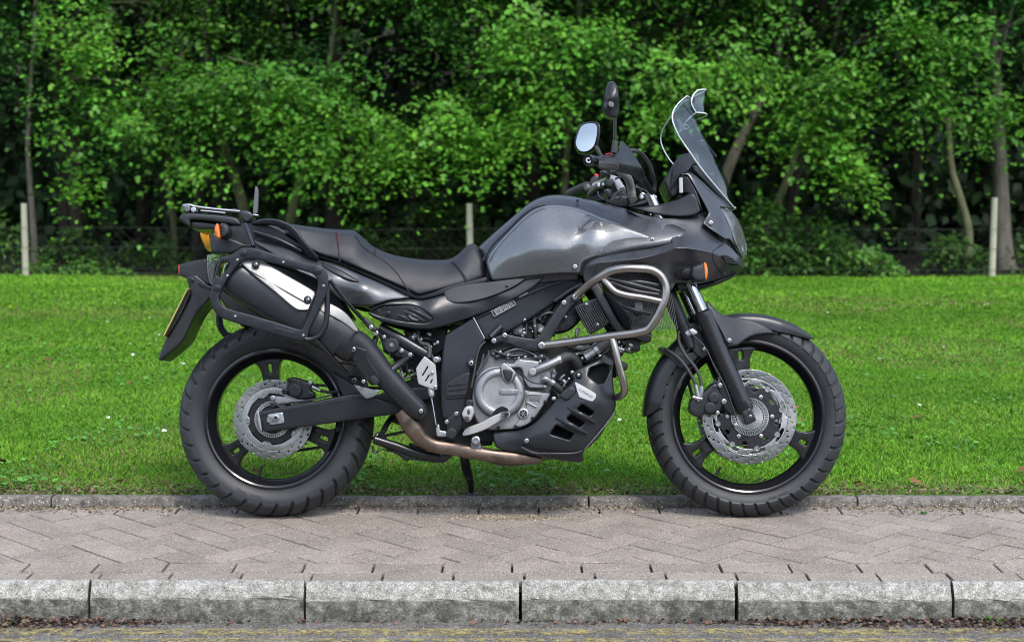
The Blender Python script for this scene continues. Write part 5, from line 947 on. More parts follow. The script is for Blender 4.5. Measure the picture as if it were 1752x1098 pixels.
# number plate and rear fender
fd = panel('rear_fender', 'plastic_black', ZA((190, 560), (240, 545), (280, 575), (330, 625), (345, 650), (300, 705), (245, 765), (205, 850), (172, 925), (45, 1025), (34, 1015), (58, 945), (128, 805), (205, 690), (212, 640)), -.085, body=True, rnd=4); bolt(*ZA((222, 580))[0], -.09, 3.5, fd, 'black_metal')
pl = panel('number_plate', 'yellow_plate', ZA((195, 622), (200, 625), (66, 892), (59, 888)), -.12, body=True, rnd=.8); panel('plate_backing', 'plastic_black', ZA((200, 640), (212, 650), (160, 770), (85, 890), (78, 885), (150, 745)), -.10, pl, body=True, rnd=.8)
pipe('lamp_arm', 'black_metal', ZA((265, 602, -.12), (330, 628, -.25)), .007)
# ------------------------------------------------------------------ pannier frame
pan = panel('pannier_frame', 'frame_black', ZA((430, 442), (465, 420), (492, 400), (530, 396), (580, 404), (650, 428), (760, 462), (880, 488), (935, 500), (966, 535), (980, 590), (968, 650), (930, 735), (885, 820), (868, 860), (858, 900), (835, 914), (800, 910), (700, 886), (560, 842), (430, 806), (372, 782), (332, 735), (318, 680), (326, 620), (348, 560), (358, 490), (385, 448)), -.305, thick=.012, rnd=2.2, rd=.005, step=10,
    holes=[ZA((492, 476), (530, 456), (600, 468), (700, 492), (860, 532), (900, 550), (918, 590), (912, 640), (880, 735), (830, 846), (815, 852), (700, 815), (540, 768), (425, 738), (388, 718), (370, 682), (384, 632), (420, 570), (455, 518)), ZA((386, 474), (430, 486), (398, 566), (356, 556))], hsm=2)
V_ = np.array([v.co[:] for v in pan.data.vertices])
lp = pan.copy(); link(lp, bike); lp.scale = (1, -1, 1)
for p in ((472, 468), (416, 555), (460, 779), (726, 481), (948, 611), (836, 884)): bolt(*ZA(p)[0], -.307, 2.5, pan)
for p in ((505, 428), (361, 622), (918, 526)): knob('frame_fixing', 'black_metal', *ZA(p)[0], -.309, 6, .006, pan); bolt(*ZA(p)[0], -.3095, 2.2, pan, 'black_metal')
panel('badge_recess', 'plastic_black', ZA((680, 838), (790, 868), (788, 880), (676, 852)), -.3065, pan, thick=.003, rnd=.5, rd=.0005)
pipe('frame_loop', 'frame_black', ZA((968, 590, -.292), (970, 720, -.290), (960, 820, -.290), (930, 880, -.291), (880, 905, -.293), (845, 905, -.296)), .0085, pan, flat=1.4)
g = []
for k in range(17):
    a, b = ZA((905 - 77 * k / 16, 655 + 190 * k / 16))[0]; c = LP(a, b, -.300); V, F = box_geo(-.0045, .0045, -.005, .005, -.0026, .0026); an = .35; V = np.stack([V[:, 0] * math.cos(an) - V[:, 2] * math.sin(an), V[:, 1], V[:, 0] * math.sin(an) + V[:, 2] * math.cos(an)], -1) + c; g.append((V, F))
put('toothed_strip', merge(g), 'dark_hole', pan, 30)
for q in (ZI((1020, 500, -.16), (1060, 600, -.20), (1130, 800, -.29)), ZA((985, 580, -.295), (1070, 690, -.27), (1165, 795, -.22)), ZA((900, 905, -.295), (990, 1000, -.25), (1080, 1095, -.20)), ZA((270, 600, -.15), (330, 630, -.29))): pipe('frame_strut', 'gloss_black', q, .0065, pan)
panel('strut_clamp', 'black_metal', ZR((150, 75), (190, 20), (225, 45), (365, 180), (330, 230), (230, 170)), -.20, thick=.02, rnd=2.5); bolt(*ZR((275, 155))[0], -.203, 4.6, pan); bolt(*ZR((340, 235))[0], -.19, 5.2, pan)
pipe('frame_loop', 'frame_black', ZA((372, 740, .27), (372, 800, .27), (385, 850, .27), (420, 885, .27), (470, 885, .27), (540, 850, .27)), .012, pan, flat=.5)
# ------------------------------------------------------------------ silencer and exhaust
def oval_loft(name, material, st_, parent=None, n=36):
    """stations: (px, py, y, r_in_plane (px), r_lateral (m))"""
    S = np.array(st_, float); Pc = np.array([LP(*s[:3]) for s in S]); k = np.linspace(0, 1, len(S)); kk = np.linspace(0, 1, 40); Pc = catmull(Pc, 8); kk = np.linspace(0, 1, len(Pc))
    r1 = np.interp(kk, k, S[:, 3]) / 513; r2 = np.interp(kk, k, S[:, 4]); T = np.gradient(Pc, axis=0); T[:, 1] = 0; T /= np.linalg.norm(T, axis=1)[:, None]; Nn = np.stack([-T[:, 2], 0 * T[:, 0], T[:, 0]], -1); V = []; F = []
    for i in range(len(Pc)):
        for j in range(n):
            a = 2 * math.pi * j / n; c_, s_ = math.cos(a), math.sin(a); sq = lambda v: math.copysign(abs(v) ** .75, v); V.append(Pc[i] + Nn[i] * r1[i] * sq(c_) + np.array([0, r2[i] * sq(s_), 0]))
    for i in range(len(Pc) - 1):
        for j in range(n): a = i * n + j; b = i * n + (j + 1) % n; F.append((a, b, b + n, a + n))
    F.append(tuple(range(n))); F.append(tuple(range((len(Pc) - 1) * n, len(Pc) * n))); return put(name, (np.array(V), F), material, parent, 45)
sil = oval_loft('silencer', 'plastic_satin', [*ZA((425, 530, -.235, 20, .040), (440, 545, -.235, 27, .050), (470, 570, -.235, 31, .055), (600, 645, -.235, 35, .058), (800, 760, -.235, 35, .058), (960, 850, -.230, 34, .056), (1060, 920, -.222, 31, .052))], None)
cv = oval_loft('exhaust_cover', 'plastic_black', [*ZA((1000, 850, -.228, 30, .050), (1090, 930, -.222, 29, .048))] + [*ZC((120, 190, -.210, 25, .042), (250, 330, -.200, 20, .038), (380, 470, -.195, 17.5, .034), (470, 560, -.19, 16, .030), (500, 590, -.19, 10, .022))], None)
hs = panel('heat_shield', 'alu_brushed', ZA((487, 482), (500, 466), (535, 455), (580, 460), (640, 490), (760, 560), (870, 622), (902, 645), (908, 690), (900, 742), (818, 750), (782, 734), (690, 654), (600, 582), (548, 540)), ZA((490, 480, -.288), (560, 458, -.282), (600, 560, -.300), (760, 565, -.285), (700, 640, -.303), (900, 650, -.283), (850, 745, -.303), (680, 570, -.299)), sil, thick=.005, rnd=2.5, rd=.004, step=7)
pipe('shield_crease', 'alu_brushed', ZA((545, 525, -.3005), (700, 615, -.3015), (860, 705, -.300)), .0025, hs, n=8, flat=.5)
for p in ((575, 493), (862, 687)): o = knob('shield_fixing', 'black_metal', *ZA(p)[0], -.303, 6.2, .014, hs); bolt(*ZA(p)[0], -.3035, 3.2, hs)
panel('heat_shield', 'alu_brushed', ZA((930, 688), (985, 706), (1050, 740), (1100, 788), (1147, 862), (1122, 866), (1060, 816), (980, 772), (930, 752)), ZA((930, 690, -.278), (1050, 750, -.272), (1145, 862, -.258), (960, 750, -.283)), cv, thick=.005, rnd=2.2, rd=.004, step=7)
panel('cover_clamp', 'plastic_satin', ZC((60, 190), (90, 175), (160, 200), (170, 260), (240, 350), (240, 400), (190, 410), (120, 330), (80, 260)), ZC((70, 190, -.252), (230, 390, -.240), (150, 250, -.252)), cv, thick=.02, rnd=2.5); bolt(*ZC((85, 198))[0], -.256, 4.5, cv); bolt(*ZC((144, 386))[0], -.245, 3.8, cv); bolt(*ZC((481, 560))[0], -.223, 4.4, cv)
panel('cover_emblem', 'plastic_black', ZC((175, 365), (205, 345), (240, 385), (212, 410)), -.245, cv, thick=.006, rnd=.8); bolt(*ZC((90, 380))[0], -.240, 5, cv, 'black_metal')
panel('hanger_bracket', 'alu_grey', ZC((80, 400), (180, 430), (240, 435), (220, 470), (160, 490), (120, 450)), -.225, cv, thick=.004, rnd=1)
oval_loft('link_pipe', 'exhaust_pipe', [*ZC((360, 560, -.175, 11, .020), (400, 610, -.170, 15, .026), (445, 675, -.163, 15, .027), (490, 725, -.155, 12.5, .025), (560, 762, -.15, 11.6, .023), (650, 775, -.148, 11.6, .023), (760, 795, -.148, 11.6, .023), (880, 818, -.145, 11.4, .023), (1029, 832, -.14, 10.5, .022), (1120, 840, -.13, 9, .02), (1190, 842, -.12, 7, .016))], None)
oval_loft('collector', 'exhaust_pipe', [*ZD((240, 955, -.06, 8, .05), (300, 965, -.06, 9, .06), (420, 970, -.06, 9, .06), (470, 962, -.06, 7, .05))], None)
pipe('front_downpipe', 'exhaust_pipe', ZD((560, 930, -.05), (820, 880, -.03), (980, 700, 0), (990, 500, 0), (960, 430, -.02)), .021)
kb = panel('pipe_bracket', 'alu_grey', ZC((770, 740), (832, 745), (836, 800), (775, 790)), -.168, thick=.006, rnd=1); bolt(*ZC((803, 730))[0], -.185, 8.6, kb, 'zinc')
# ------------------------------------------------------------------ swing arm, rear brake, chain, stands
sa = panel('swing_arm', 'frame_black', ZB((462, 500), (560, 480), (700, 455), (900, 416), (1000, 396), (1120, 440), (1300, 470), (1300, 520), (1190, 512), (1000, 536), (800, 566), (600, 592), (492, 608)), ZB((462, 500, -.148), (700, 500, -.148), (1000, 450, -.14), (1300, 490, -.12), (490, 600, -.148)), thick=.035, rnd=4, rd=.006, mirror=True, step=9)
pipe('arm_crease', 'frame_black', ZB((470, 520, -.149), (700, 478, -.149), (1000, 425, -.142)), .0018, sa, n=8, flat=.6)
ap = panel('axle_plate', 'zinc', ZQ((465, 482), (475, 470), (630, 445), (645, 452), (662, 560), (650, 572), (500, 594), (486, 588)), -.1515, sa, thick=.004, rnd=.8, rd=.001); knob('axle_nut', 'steel', *ZQ((562, 512))[0], -.163, 6.6, .012, ap, n=6); knob('axle_end', 'dark_hole', *ZQ((562, 512))[0], -.1645, 2.6, .004, ap)
panel('arm_end_cap', 'aluminium', ZQ((335, 432), (365, 428), (405, 672), (385, 678), (355, 600)), -.146, sa, thick=.02, rnd=1.2)
rc = panel('rear_caliper', 'black_metal', ZQ((630, 200), (680, 170), (700, 60), (760, 30), (830, 50), (900, 70), (960, 90), (1000, 120), (960, 180), (1020, 230), (1010, 280), (960, 290), (860, 300), (760, 270), (690, 240)), -.105, thick=.05, rnd=3); knob('piston_cover', 'plastic_black', *ZQ((796, 188))[0], -.120, 11.3, .02, rc)
for p, r_, m_ in (((665, 203), 6, 'black_metal'), ((972, 240), 6, 'black_metal'), ((715, 65), 4, 'black_metal'), ((968, 98), 4, 'zinc')): bolt(*ZQ(p)[0], -.112, r_, rc, m_)
panel('caliper_carrier', 'alu_cast', ZQ((500, 270), (560, 255), (640, 262), (700, 260), (820, 300), (1020, 288), (1000, 305), (700, 350), (600, 372), (560, 330)), -.100, rc, thick=.008, rnd=1.2); knob('sensor', 'black_metal', *ZQ((540, 360))[0], -.105, 5, .02, rc); bolt(*ZQ((527, 280))[0], -.104, 5, rc)
pipe('brake_hose', 'rubber', ZQ((990, 150, -.11), (1080, 190, -.10), (1180, 210, -.09), (1300, 200, -.08)), .005, rc); pipe('hose_ferrule', 'zinc', ZQ((985, 145, -.11), (1030, 165, -.108), (1080, 190, -.105)), .007, rc); pipe('sensor_cable', 'rubber', ZQ((560, 355, -.115), (800, 325, -.118), (1000, 295, -.125), (1225, 240, -.13)), .003, rc)
# chain: links along the lower and upper run and round the sprocket
links = []
def link_at(p, d, alt):
    d = d / np.linalg.norm(d); nrm = np.array([-d[2], 0, d[0]])
    pts = []
    for t, h in ((-.0095, .0), (-.0075, .0055), (-.003, .0048), (0, .0038), (.003, .0048), (.0075, .0055), (.0095, 0), (.0075, -.0055), (.003, -.0048), (0, -.0038), (-.003, -.0048), (-.0075, -.0055)): pts.append((t, h))
    w_ = .0085 if alt else .0065
    for s in (-1, 1):
        V = [p + d * t + nrm * h + np.array([0, s * w_ - .001, 0]) for t, h in pts] + [p + d * t + nrm * h + np.array([0, s * w_ + .001, 0]) for t, h in pts]; n = 12
        links.append((V, [tuple(range(n)), tuple(range(2 * n - 1, n - 1, -1))] + [(i, (i + 1) % n, (i + 1) % n + n, i + n) for i in range(n)]))
    V, F = tube_geo([p + d * .0079 + np.array([0, -.008, 0]), p + d * .0079 + np.array([0, .008, 0])], .0045, 8); links.append((V, F))
spr_r = .1185; sx, sz = LP(790, 690, .10)[[0, 2]]; fr = .038; pitch = .015875; pts = []
for a in np.arange(R(85), R(262), pitch / spr_r): pts.append((CR[0] + spr_r * math.cos(a), CR[1] + spr_r * math.sin(a)))
e0 = np.array(pts[-1]); e1 = np.array([sx, sz - fr - .01]); L = np.linalg.norm(e1 - e0); pts += [tuple(e0 + (e1 - e0) * k * pitch / L + np.array([0, -.012 * math.sin(math.pi * k * pitch / L)])) for k in range(1, int(L / pitch))]
q0 = np.array([CR[0] + spr_r * math.cos(R(85)), CR[1] + spr_r * math.sin(R(85))]); q1 = np.array([sx, sz + fr]); L = np.linalg.norm(q1 - q0); up_ = [tuple(q0 + (q1 - q0) * k * pitch / L) for k in range(1, int(L / pitch))]
for seq in (pts, up_):
    for k in range(len(seq) - 1): a = np.array([seq[k][0], .101, seq[k][1]]); b = np.array([seq[k + 1][0], .101, seq[k + 1][1]]); link_at((a + b) / 2, b - a, k % 2)
ch = put('drive_chain', merge([(np.array(v), f) for v, f in links]), 'black_metal', None, 30, False)
cs = pipe('centre_stand', 'black_metal', ZL((118, 500, -.13), (200, 525, -.13), (330, 565, -.13), (440, 605, -.13), (560, 640, -.12), (720, 668, -.10)), [.013, .0125, .0125, .0125, .0125, .012]); pipe('stand_leg', 'black_metal', ZL((110, 505, .13), (330, 590, .13), (560, 665, .12), (720, 690, .10)), .0125, cs)
panel('stand_gusset', 'black_metal', ZL((170, 590), (330, 600), (440, 660), (620, 690), (760, 640), (850, 600), (870, 640), (770, 722), (600, 712), (440, 690), (420, 710), (380, 690), (330, 640)), -.105, cs, body=False, thick=.02, rnd=2); pipe('stand_tang', 'black_metal', ZL((190, 440, -.10), (230, 360, -.08), (290, 280, -.05)), .009, cs); pipe('stand_tang', 'black_metal', ZL((115, 510, -.13), (150, 450, -.12), (200, 470, -.11), (210, 500, -.12)), .007, cs)
pipe('stand_ring', 'black_metal', ZL((100, 560, -.13), (100, 600, -.13), (125, 625, -.13), (155, 605, -.13)), .003, cs)
sg_ = []
for k in range(90): a = k * .7; c = LP(*ZL((440 + 160 * k / 89, 572 + 14 * k / 89))[0], -.06); sg_.append(c + np.array([0, .012 * math.cos(a), .012 * math.sin(a)]))
put('stand_spring', tube_geo(sg_, .0026, 6), 'black_metal', cs)
ft = at_depth(np.array(808.), np.array(846.), .205); ft = np.array([ft[0], ft[1] * cl_ - ft[2] * sl_, ft[1] * sl_ + ft[2] * cl_])
knee = LP(*ZL((985, 800))[0], .17); topk = LP(*ZL((955, 650))[0], .13)
ss = put('side_stand', tube_geo(catmull([topk + np.array([-.01, 0, .06]), topk, knee, (knee + ft) / 2 + np.array([.003, 0, 0]), ft + np.array([-.003, 0, .012])], 6), [.017, .016, .0165, .011, .010], 12), 'gloss_black')
V, F = tube_geo([ft + np.array([0, 0, .010]), ft + np.array([0, 0, .004]), ft + np.array([0, 0, -.004])], [.012, .022, .024], 16); put('stand_foot', (V, F), 'black_metal', ss); pipe('stand_spring', 'black_metal', ZL((940, 770, .16), (970, 830, .165), (995, 880, .17)), .005, ss)
# ------------------------------------------------------------------ frame
frm = panel('main_frame', 'frame_black', ZF((150, 590), (490, 558), (640, 556), (698, 562), (704, 604), (640, 650), (560, 692), (400, 802), (280, 870), (200, 905), (165, 912), (130, 850), (95, 785), (40, 790), (20, 740)), ZF((100, 700, -.125), (300, 640, -.135), (650, 570, -.14), (550, 690, -.128), (200, 890, -.135)), thick=.04, rnd=3.5, rd=.007, mirror=True, step=9)
pipe('frame_crease', 'frame_black', ZF((110, 790, -.134), (300, 700, -.139), (480, 620, -.141), (640, 570, -.141)), .0035, frm, n=8, flat=.5)
low = panel('frame_plate', 'frame_black', ZC((622, 110), (700, 60), (785, 5), (800, 20), (862, 140), (830, 190), (800, 262), (765, 330), (745, 480), (735, 580), (690, 600), (630, 612), (606, 600), (596, 520), (594, 380), (602, 250)), ZC((620, 120, -.130), (780, 20, -.135), (700, 300, -.142), (620, 500, -.140), (720, 500, -.14)), thick=.03, rnd=3.5, rd=.006, mirror=True, step=9)
panel('plate_pad', 'plastic_black', ZC((628, 400), (700, 350), (770, 330), (760, 400), (745, 480), (640, 490), (625, 470)), -.1445, low, thick=.005, rnd=1.5, rd=.002); [pipe('pad_rib', 'plastic_satin', ZC((640, zz, -.147), (745, zz - 12, -.147)), .002, low, n=6) for zz in (410, 440, 470)]
pipe('frame_edge', 'aluminium', ZC((788, 10, -.139), (820, 70, -.139), (855, 135, -.139)), .0028, low, n=8); knob('frame_boss', 'frame_black', *ZC((776, 278))[0], -.152, 8, .02, low); bolt(*ZC((776, 278))[0], -.153, 4.6, low, 'zinc')
# printed stickers
st1 = panel('warning_sticker', 'frame_black', ZF((192, 748), (318, 684), (338, 714), (210, 786)), -.1415, frm, thick=.001, rnd=.4, rd=.0004)
def strip(pts, r_, parent, m_='label_white'): pipe('sticker_print', m_, pts, r_, parent, n=6, sub=1, flat=.25)
Q4 = ZF((196, 750, -.1425), (316, 690, -.1425), (332, 713, -.1425), (212, 780, -.1425))
for i in range(4): strip([Q4[i], Q4[(i + 1) % 4]], .0007, st1)
r = np.random.default_rng(4)
for row in range(4):
    t = .18 + row * .22; u = .10
    while u < .86:
        L = r.uniform(.06, .2); f = lambda u_: tuple(np.array(Q4[0]) * (1 - u_) * (1 - t) + np.array(Q4[1]) * u_ * (1 - t) + np.array(Q4[2]) * u_ * t + np.array(Q4[3]) * (1 - u_) * t); strip([f(u), f(min(.9, u + L))], .0009, st1); u += L + .035
st2 = strip(ZF((350, 672, -.1425), (396, 648, -.1425)), .0018, st1); strip(ZF((346, 672, -.1425), (358, 666, -.1425)), .003, st1)
cb = panel('crash_bar_bracket', 'black_metal', ZF((192, 905), (262, 872), (330, 890), (440, 905), (478, 860), (585, 692), (640, 650), (688, 640), (702, 672), (664, 704), (622, 742), (520, 905), (508, 955), (450, 976), (360, 955), (250, 915), (205, 938)), -.165, thick=.010, rnd=1.6, mirror=True)
for p in ((210, 914), (270, 884), (597, 704)): bolt(*ZF(p)[0], -.169, 5, cb)
pipe('bracket_brace', 'black_metal', ZF((250, 835, -.15), (190, 895, -.16)), .012, cb)
pipe('bracket_strut', 'black_metal', ZF((545, 695, -.15), (640, 630, -.155), (700, 600, -.16)), .008, cb)
cr = pipe('crash_bar', 'stainless', ZF((655, 672, -.180), (690, 640, -.195), (740, 598, -.225), (800, 560, -.262), (860, 528, -.285), (920, 515, -.295), (1000, 514, -.300), (1080, 522, -.300), (1130, 552, -.300), (1158, 605, -.300), (1158, 668, -.300), (1140, 720, -.298), (1100, 800, -.290), (1062, 848, -.280), (1000, 868, -.270), (850, 888, -.240), (650, 918, -.205), (540, 932, -.190), (480, 940, -.182)), .0130, n=16, sub=6, mirror=True)
pipe('cross_bar', 'stainless', ZF((812, 568, -.262), (840, 600, -.275), (880, 640, -.285), (930, 658, -.290), (1040, 676, -.296), (1145, 698, -.297)), .0105, cr, n=14); pipe('lower_bar', 'stainless', ZF((862, 892, -.240), (880, 960, -.245), (895, 1030, -.245)) + ZD((1100, 360, -.242), (1122, 440, -.235), (1130, 500, -.22), (1115, 530, -.20), (1085, 545, -.17)), .0118, cr, n=14)
ct1 = panel('bar_tab', 'stainless', ZF((642, 690), (655, 655), (700, 625), (715, 640), (690, 680), (662, 694)), -.186, cr, thick=.012, rnd=1.2); bolt(*ZF((657, 672))[0], -.192, 5, cr); panel('bar_tab', 'stainless', ZF((450, 945), (465, 922), (520, 915), (545, 925), (530, 950), (470, 962)), -.186, cr, thick=.012, rnd=1.2); bolt(*ZF((473, 940))[0], -.193, 7, cr)
# ------------------------------------------------------------------ radiator side, louvres, rectifier
panel('radiator_shroud', 'plastic_black', ZF((700, 570), (770, 560), (800, 615), (835, 680), (880, 780), (930, 850), (1040, 868), (1085, 880), (1075, 918), (1040, 925), (1000, 900), (890, 870), (840, 790), (790, 700), (755, 640)), ZF((740, 590, -.175), (850, 760, -.19), (1060, 900, -.17), (900, 860, -.18)), thick=.03, rnd=2.5, mirror=True)
panel('shroud_face', 'plastic_satin', ZF((815, 625), (860, 665), (930, 740), (965, 790), (972, 850), (930, 842), (880, 780), (845, 700)), ZF((820, 630, -.205), (970, 845, -.20), (900, 720, -.215)), thick=.02, rnd=3)
panel('radiator', 'mesh_black', ZF((830, 545), (1000, 520), (1120, 540), (1160, 610), (1140, 700), (1070, 840), (960, 850), (930, 740), (850, 650)), -.150, thick=.30, rnd=1)
g = []
for k in range(36): 
    x = 850 + k * 9
    for a, b in (((x, 530), (x + 60, 850)),): g.append(tube_geo([LP(*ZF(a)[0], -.160), LP(*ZF(b)[0], -.160)], .0011, 4, False))
for k in range(26): g.append(tube_geo([LP(*ZF((860, 540 + k * 12))[0], -.161), LP(*ZF((1150, 560 + k * 12))[0], -.161)], .0011, 4, False))
put('radiator_mesh', merge(g), 'plastic_grey', None, 30)
for a, b, c in (((835, 568), (960, 600), (1128, 642)), ((850, 590), (990, 640), (1120, 660)), ((910, 718), (990, 745), (1078, 765)), ((880, 600), (1000, 590), (1130, 610))): pipe('louvre', 'plastic_satin', ZF((*a, -.19), (*b, -.20), (*c, -.195)), [.004, .008, .006], None, flat=.45)
pipe('duct_edge', 'plastic_satin', ZF((870, 540, -.205), (1000, 525, -.215), (1100, 545, -.21), (1145, 610, -.205), (1135, 690, -.20), (1070, 830, -.18), (1030, 860, -.175)), .007, flat=.6)
panel('louvre_box', 'plastic_grey', ZF((985, 700), (1030, 700), (1035, 760), (990, 765)), -.170, thick=.02, rnd=1); bolt(*ZF((1030, 602))[0], -.175, 3.6, bike, 'zinc')
panel('air_dam', 'plastic_black', ZJ((1240, 610), (1350, 520), (1360, 640), (1340, 670), (1250, 650), (1240, 760), (1100, 740), (1080, 640)), -.14, body=True, rnd=3)
rg = panel('rectifier', 'black_metal', ZJ((590, 322), (640, 285), (815, 225), (830, 240), (950, 455), (930, 490), (760, 590), (735, 580)), -.165, thick=.02, rnd=1.5)
for k in range(12):
    t = k / 11; a = (603 + 212 * t, 322 - 88 * t); b = (740 + 205 * t, 577 - 118 * t)
    if k in (5, 6, 7): a = (a[0] + 40, a[1] + 75); b = (b[0] - 30, b[1] - 56) if k == 6 else b
    p0, p1 = LP(*ZJ(a)[0], -.176), LP(*ZJ(b)[0], -.176); d = p1 - p0; put('fin', tube_geo([p0, p1], .0017, 8, True, 3.2), 'alu_cast', rg)
for p in ((712, 290), (820, 495)): bolt(*ZJ(p)[0], -.174, 3.3, rg)
# front indicator
fi = panel('front_indicator', 'plastic_black', ZF((1300, 505), (1340, 488), (1372, 482), (1384, 520), (1384, 575), (1360, 592), (1320, 588), (1296, 560)), -.275, thick=.06, rnd=5, rd=.02); panel('indicator_lens', 'orange_lens', ZF((1366, 485), (1378, 478), (1390, 500), (1394, 535), (1388, 572), (1376, 580), (1368, 550)), -.272, fi, thick=.055, rnd=3, rd=.01); pipe('indicator_stalk', 'rubber', ZF((1310, 540, -.24), (1260, 540, -.19)), [.014, .018], fi)
panel('indicator_recess', 'dark_hole', ZF((1206, 530), (1240, 505), (1300, 500), (1310, 560), (1280, 585), (1225, 575)), ZF((1206, 540, -.222), (1300, 500, -.206), (1280, 580, -.190), (1230, 570, -.205)), fi, thick=.006, rnd=3, rd=.003)
# ------------------------------------------------------------------ engine
ec = panel('crankcase', 'alu_grey', ZD((120, 690), (105, 600), (120, 420), (200, 260), (240, 225), (420, 195), (560, 230), (650, 300), (690, 390), (650, 480), (610, 580), (550, 690), (440, 770), (240, 775), (150, 740)), -.135, body=True, rnd=5, step=14)
panel('crankcase_cover', 'alu_cast', ZD((118, 640), (105, 560), (130, 420), (200, 345), (330, 330), (460, 420), (470, 500), (640, 512), (560, 640), (505, 720), (430, 758), (300, 768), (190, 760), (135, 710)), -.158, ec, thick=.03, rnd=3)
c0 = ZD((293, 516))[0]
cc = lathe('clutch_cover', 'alu_cast', [(0, -.1822), (.030, -.1822), (.050, -.1818), (.0525, -.1822), (.0550, -.1850), (.058, -.1862), (.063, -.1868), (.069, -.1862), (.0745, -.1842), (.0785, -.1805), (.0812, -.1750), (.0828, -.168), (.0835, -.155)], *c0, ec, 72)
panel('name_boss', 'alu_cast', ZD((283, 512), (300, 488), (420, 494), (446, 500), (444, 528), (300, 532)), -.1865, cc, thick=.01, rnd=1.8, rd=.003, step=6)
V, F = text_geo('SUZUKI', .0165); c = LP(*ZD((362, 511))[0], -.1875); put('lettering', (np.stack([V[:, 0] * 1.25 + c[0], np.full(len(V), -.1876), V[:, 1] + c[2]], -1), F), 'alu_grey', cc, 30, False)
panel('pedal_recess', 'dark_hole', ZD((240, 660), (265, 625), (310, 605), (350, 620), (356, 650), (320, 640), (280, 655), (252, 690)), -.1875, cc, thick=.02, rnd=.8, rd=.001, step=6)
panel('oil_filler', 'plastic_black', ZT((550, 480), (600, 460), (700, 490), (710, 545), (680, 640), (640, 665), (590, 640), (565, 560)), -.195, cc, thick=.02, rnd=2); panel('filler_boss', 'alu_cast', ZT((500, 420), (560, 360), (600, 380), (720, 470), (770, 540), (700, 660), (630, 705), (560, 650), (515, 520)), -.188, cc, thick=.03, rnd=2.5)
pipe('breather_tube', 'rubber', ZT((515, 440, -.198), (530, 560, -.200), (570, 650, -.200), (640, 690, -.200), (700, 650, -.200), (760, 550, -.198)), .0022, cc, n=8)
wp = panel('water_pump', 'alu_cast', ZT((600, 380), (720, 390), (790, 285), (830, 320), (980, 330), (1100, 345), (1150, 360), (1110, 420), (1250, 470), (1300, 520), (1300, 620), (1200, 700), (1040, 700), (940, 650), (870, 560), (860, 480), (810, 440), (720, 450), (610, 460)), -.178, ec, thick=.03, rnd=2.4, rd=.004, step=6)
panel('pump_flange', 'alu_cast', ZT((860, 560), (900, 680), (960, 760), (1230, 770), (1270, 730), (1200, 700), (1040, 690), (930, 640)), -.172, wp, thick=.02, rnd=1.5); [bolt(*ZT(p)[0], q_, r_, wp) for p, q_, r_ in (((1135, 352), -.182, 2.6), ((800, 300), -.182, 2.4), ((1210, 748), -.177, 2.8), ((1350, 500), -.165, 3), ((620, 395), -.182, 2.4))]
pp = pipe('coolant_pipe', 'alu_cast', ZD((512, 376, -.190), (560, 355, -.195), (620, 330, -.195), (680, 302, -.192), (700, 292, -.190)), [.0135, .0138, .0138, .0138, .0138], n=20); knob('pipe_cap', 'alu_cast', *ZD((513, 376))[0], -.207, 6.5, .02, pp); pipe('hose_clip', 'zinc', ZD((682, 300, -.191), (706, 290, -.189)), .0158, pp, n=20)
pipe('coolant_hose', 'rubber', ZD((700, 293, -.190), (740, 275, -.185), (780, 278, -.175), (808, 310, -.16), (830, 360, -.14)), [.0155, .0160, .0162, .0162, .016], n=20); pipe('outlet_pipe', 'alu_cast', ZT((1170, 620, -.185), (1220, 620, -.19), (1310, 670, -.185)), [.010, .0105, .0095]); pipe('hose_clip', 'zinc', ZT((1300, 662, -.186), (1350, 690, -.184)), .011); pipe('coolant_hose', 'rubber', ZT((1340, 690, -.185), (1400, 740, -.18), (1464, 800, -.17)), .0098)
pipe('upper_hose', 'rubber', ZJ((830, 730, -.150), (880, 690, -.150), (940, 650, -.145), (1000, 620, -.13)), .019, n=18); pipe('thermostat_pipe', 'alu_cast', ZJ((720, 810, -.150), (780, 770, -.150), (840, 725, -.150)), .013, n=16); pipe('hose_clip', 'zinc', ZJ((800, 755, -.150), (835, 728, -.150)), .0165, n=18); pipe('hose_clip', 'zinc', ZJ((700, 820, -.150), (735, 800, -.150)), .0155, n=18)
panel('water_jacket', 'alu_grey', ZJ((590, 720), (640, 690), (700, 700), (760, 680), (740, 740), (690, 800), (640, 810)), -.125, thick=.06, rnd=2); panel('front_cylinder', 'black_metal', ZJ((560, 640), (700, 640), (900, 560), (1000, 560), (1090, 640), (1080, 800), (900, 860), (700, 900), (560, 860)), -.105, body=True, rnd=4); panel('rear_cylinder', 'black_metal', ZF((330, 640), (560, 700), (470, 860), (420, 920), (250, 900), (230, 830), (300, 700)), -.075, body=True, rnd=4)
panel('cylinder_cover', 'alu_cast', ZT((340, 170), (420, 150), (560, 120), (640, 130), (830, 165), (930, 240), (720, 250), (600, 250), (480, 215)), -.115, thick=.05, rnd=2); panel('cylinder_head', 'alu_cast', ZF((310, 850), (340, 800), (380, 795), (400, 830), (390, 885), (320, 880)), -.090, thick=.05, rnd=2); panel('cam_cover', 'alu_cast', ZJ((600, 540), (640, 515), (650, 540), (620, 620), (600, 610)), -.11, thick=.04, rnd=1.5)
panel('throttle_body', 'black_metal', ZF((430, 740), (560, 660), (680, 620), (720, 760), (640, 860), (520, 880), (440, 850)), -.05, body=True, rnd=4); panel('coil_bracket', 'alu_grey', ZJ((190, 470), (260, 480), (310, 520), (290, 590), (230, 560)), -.08, thick=.03, rnd=2)
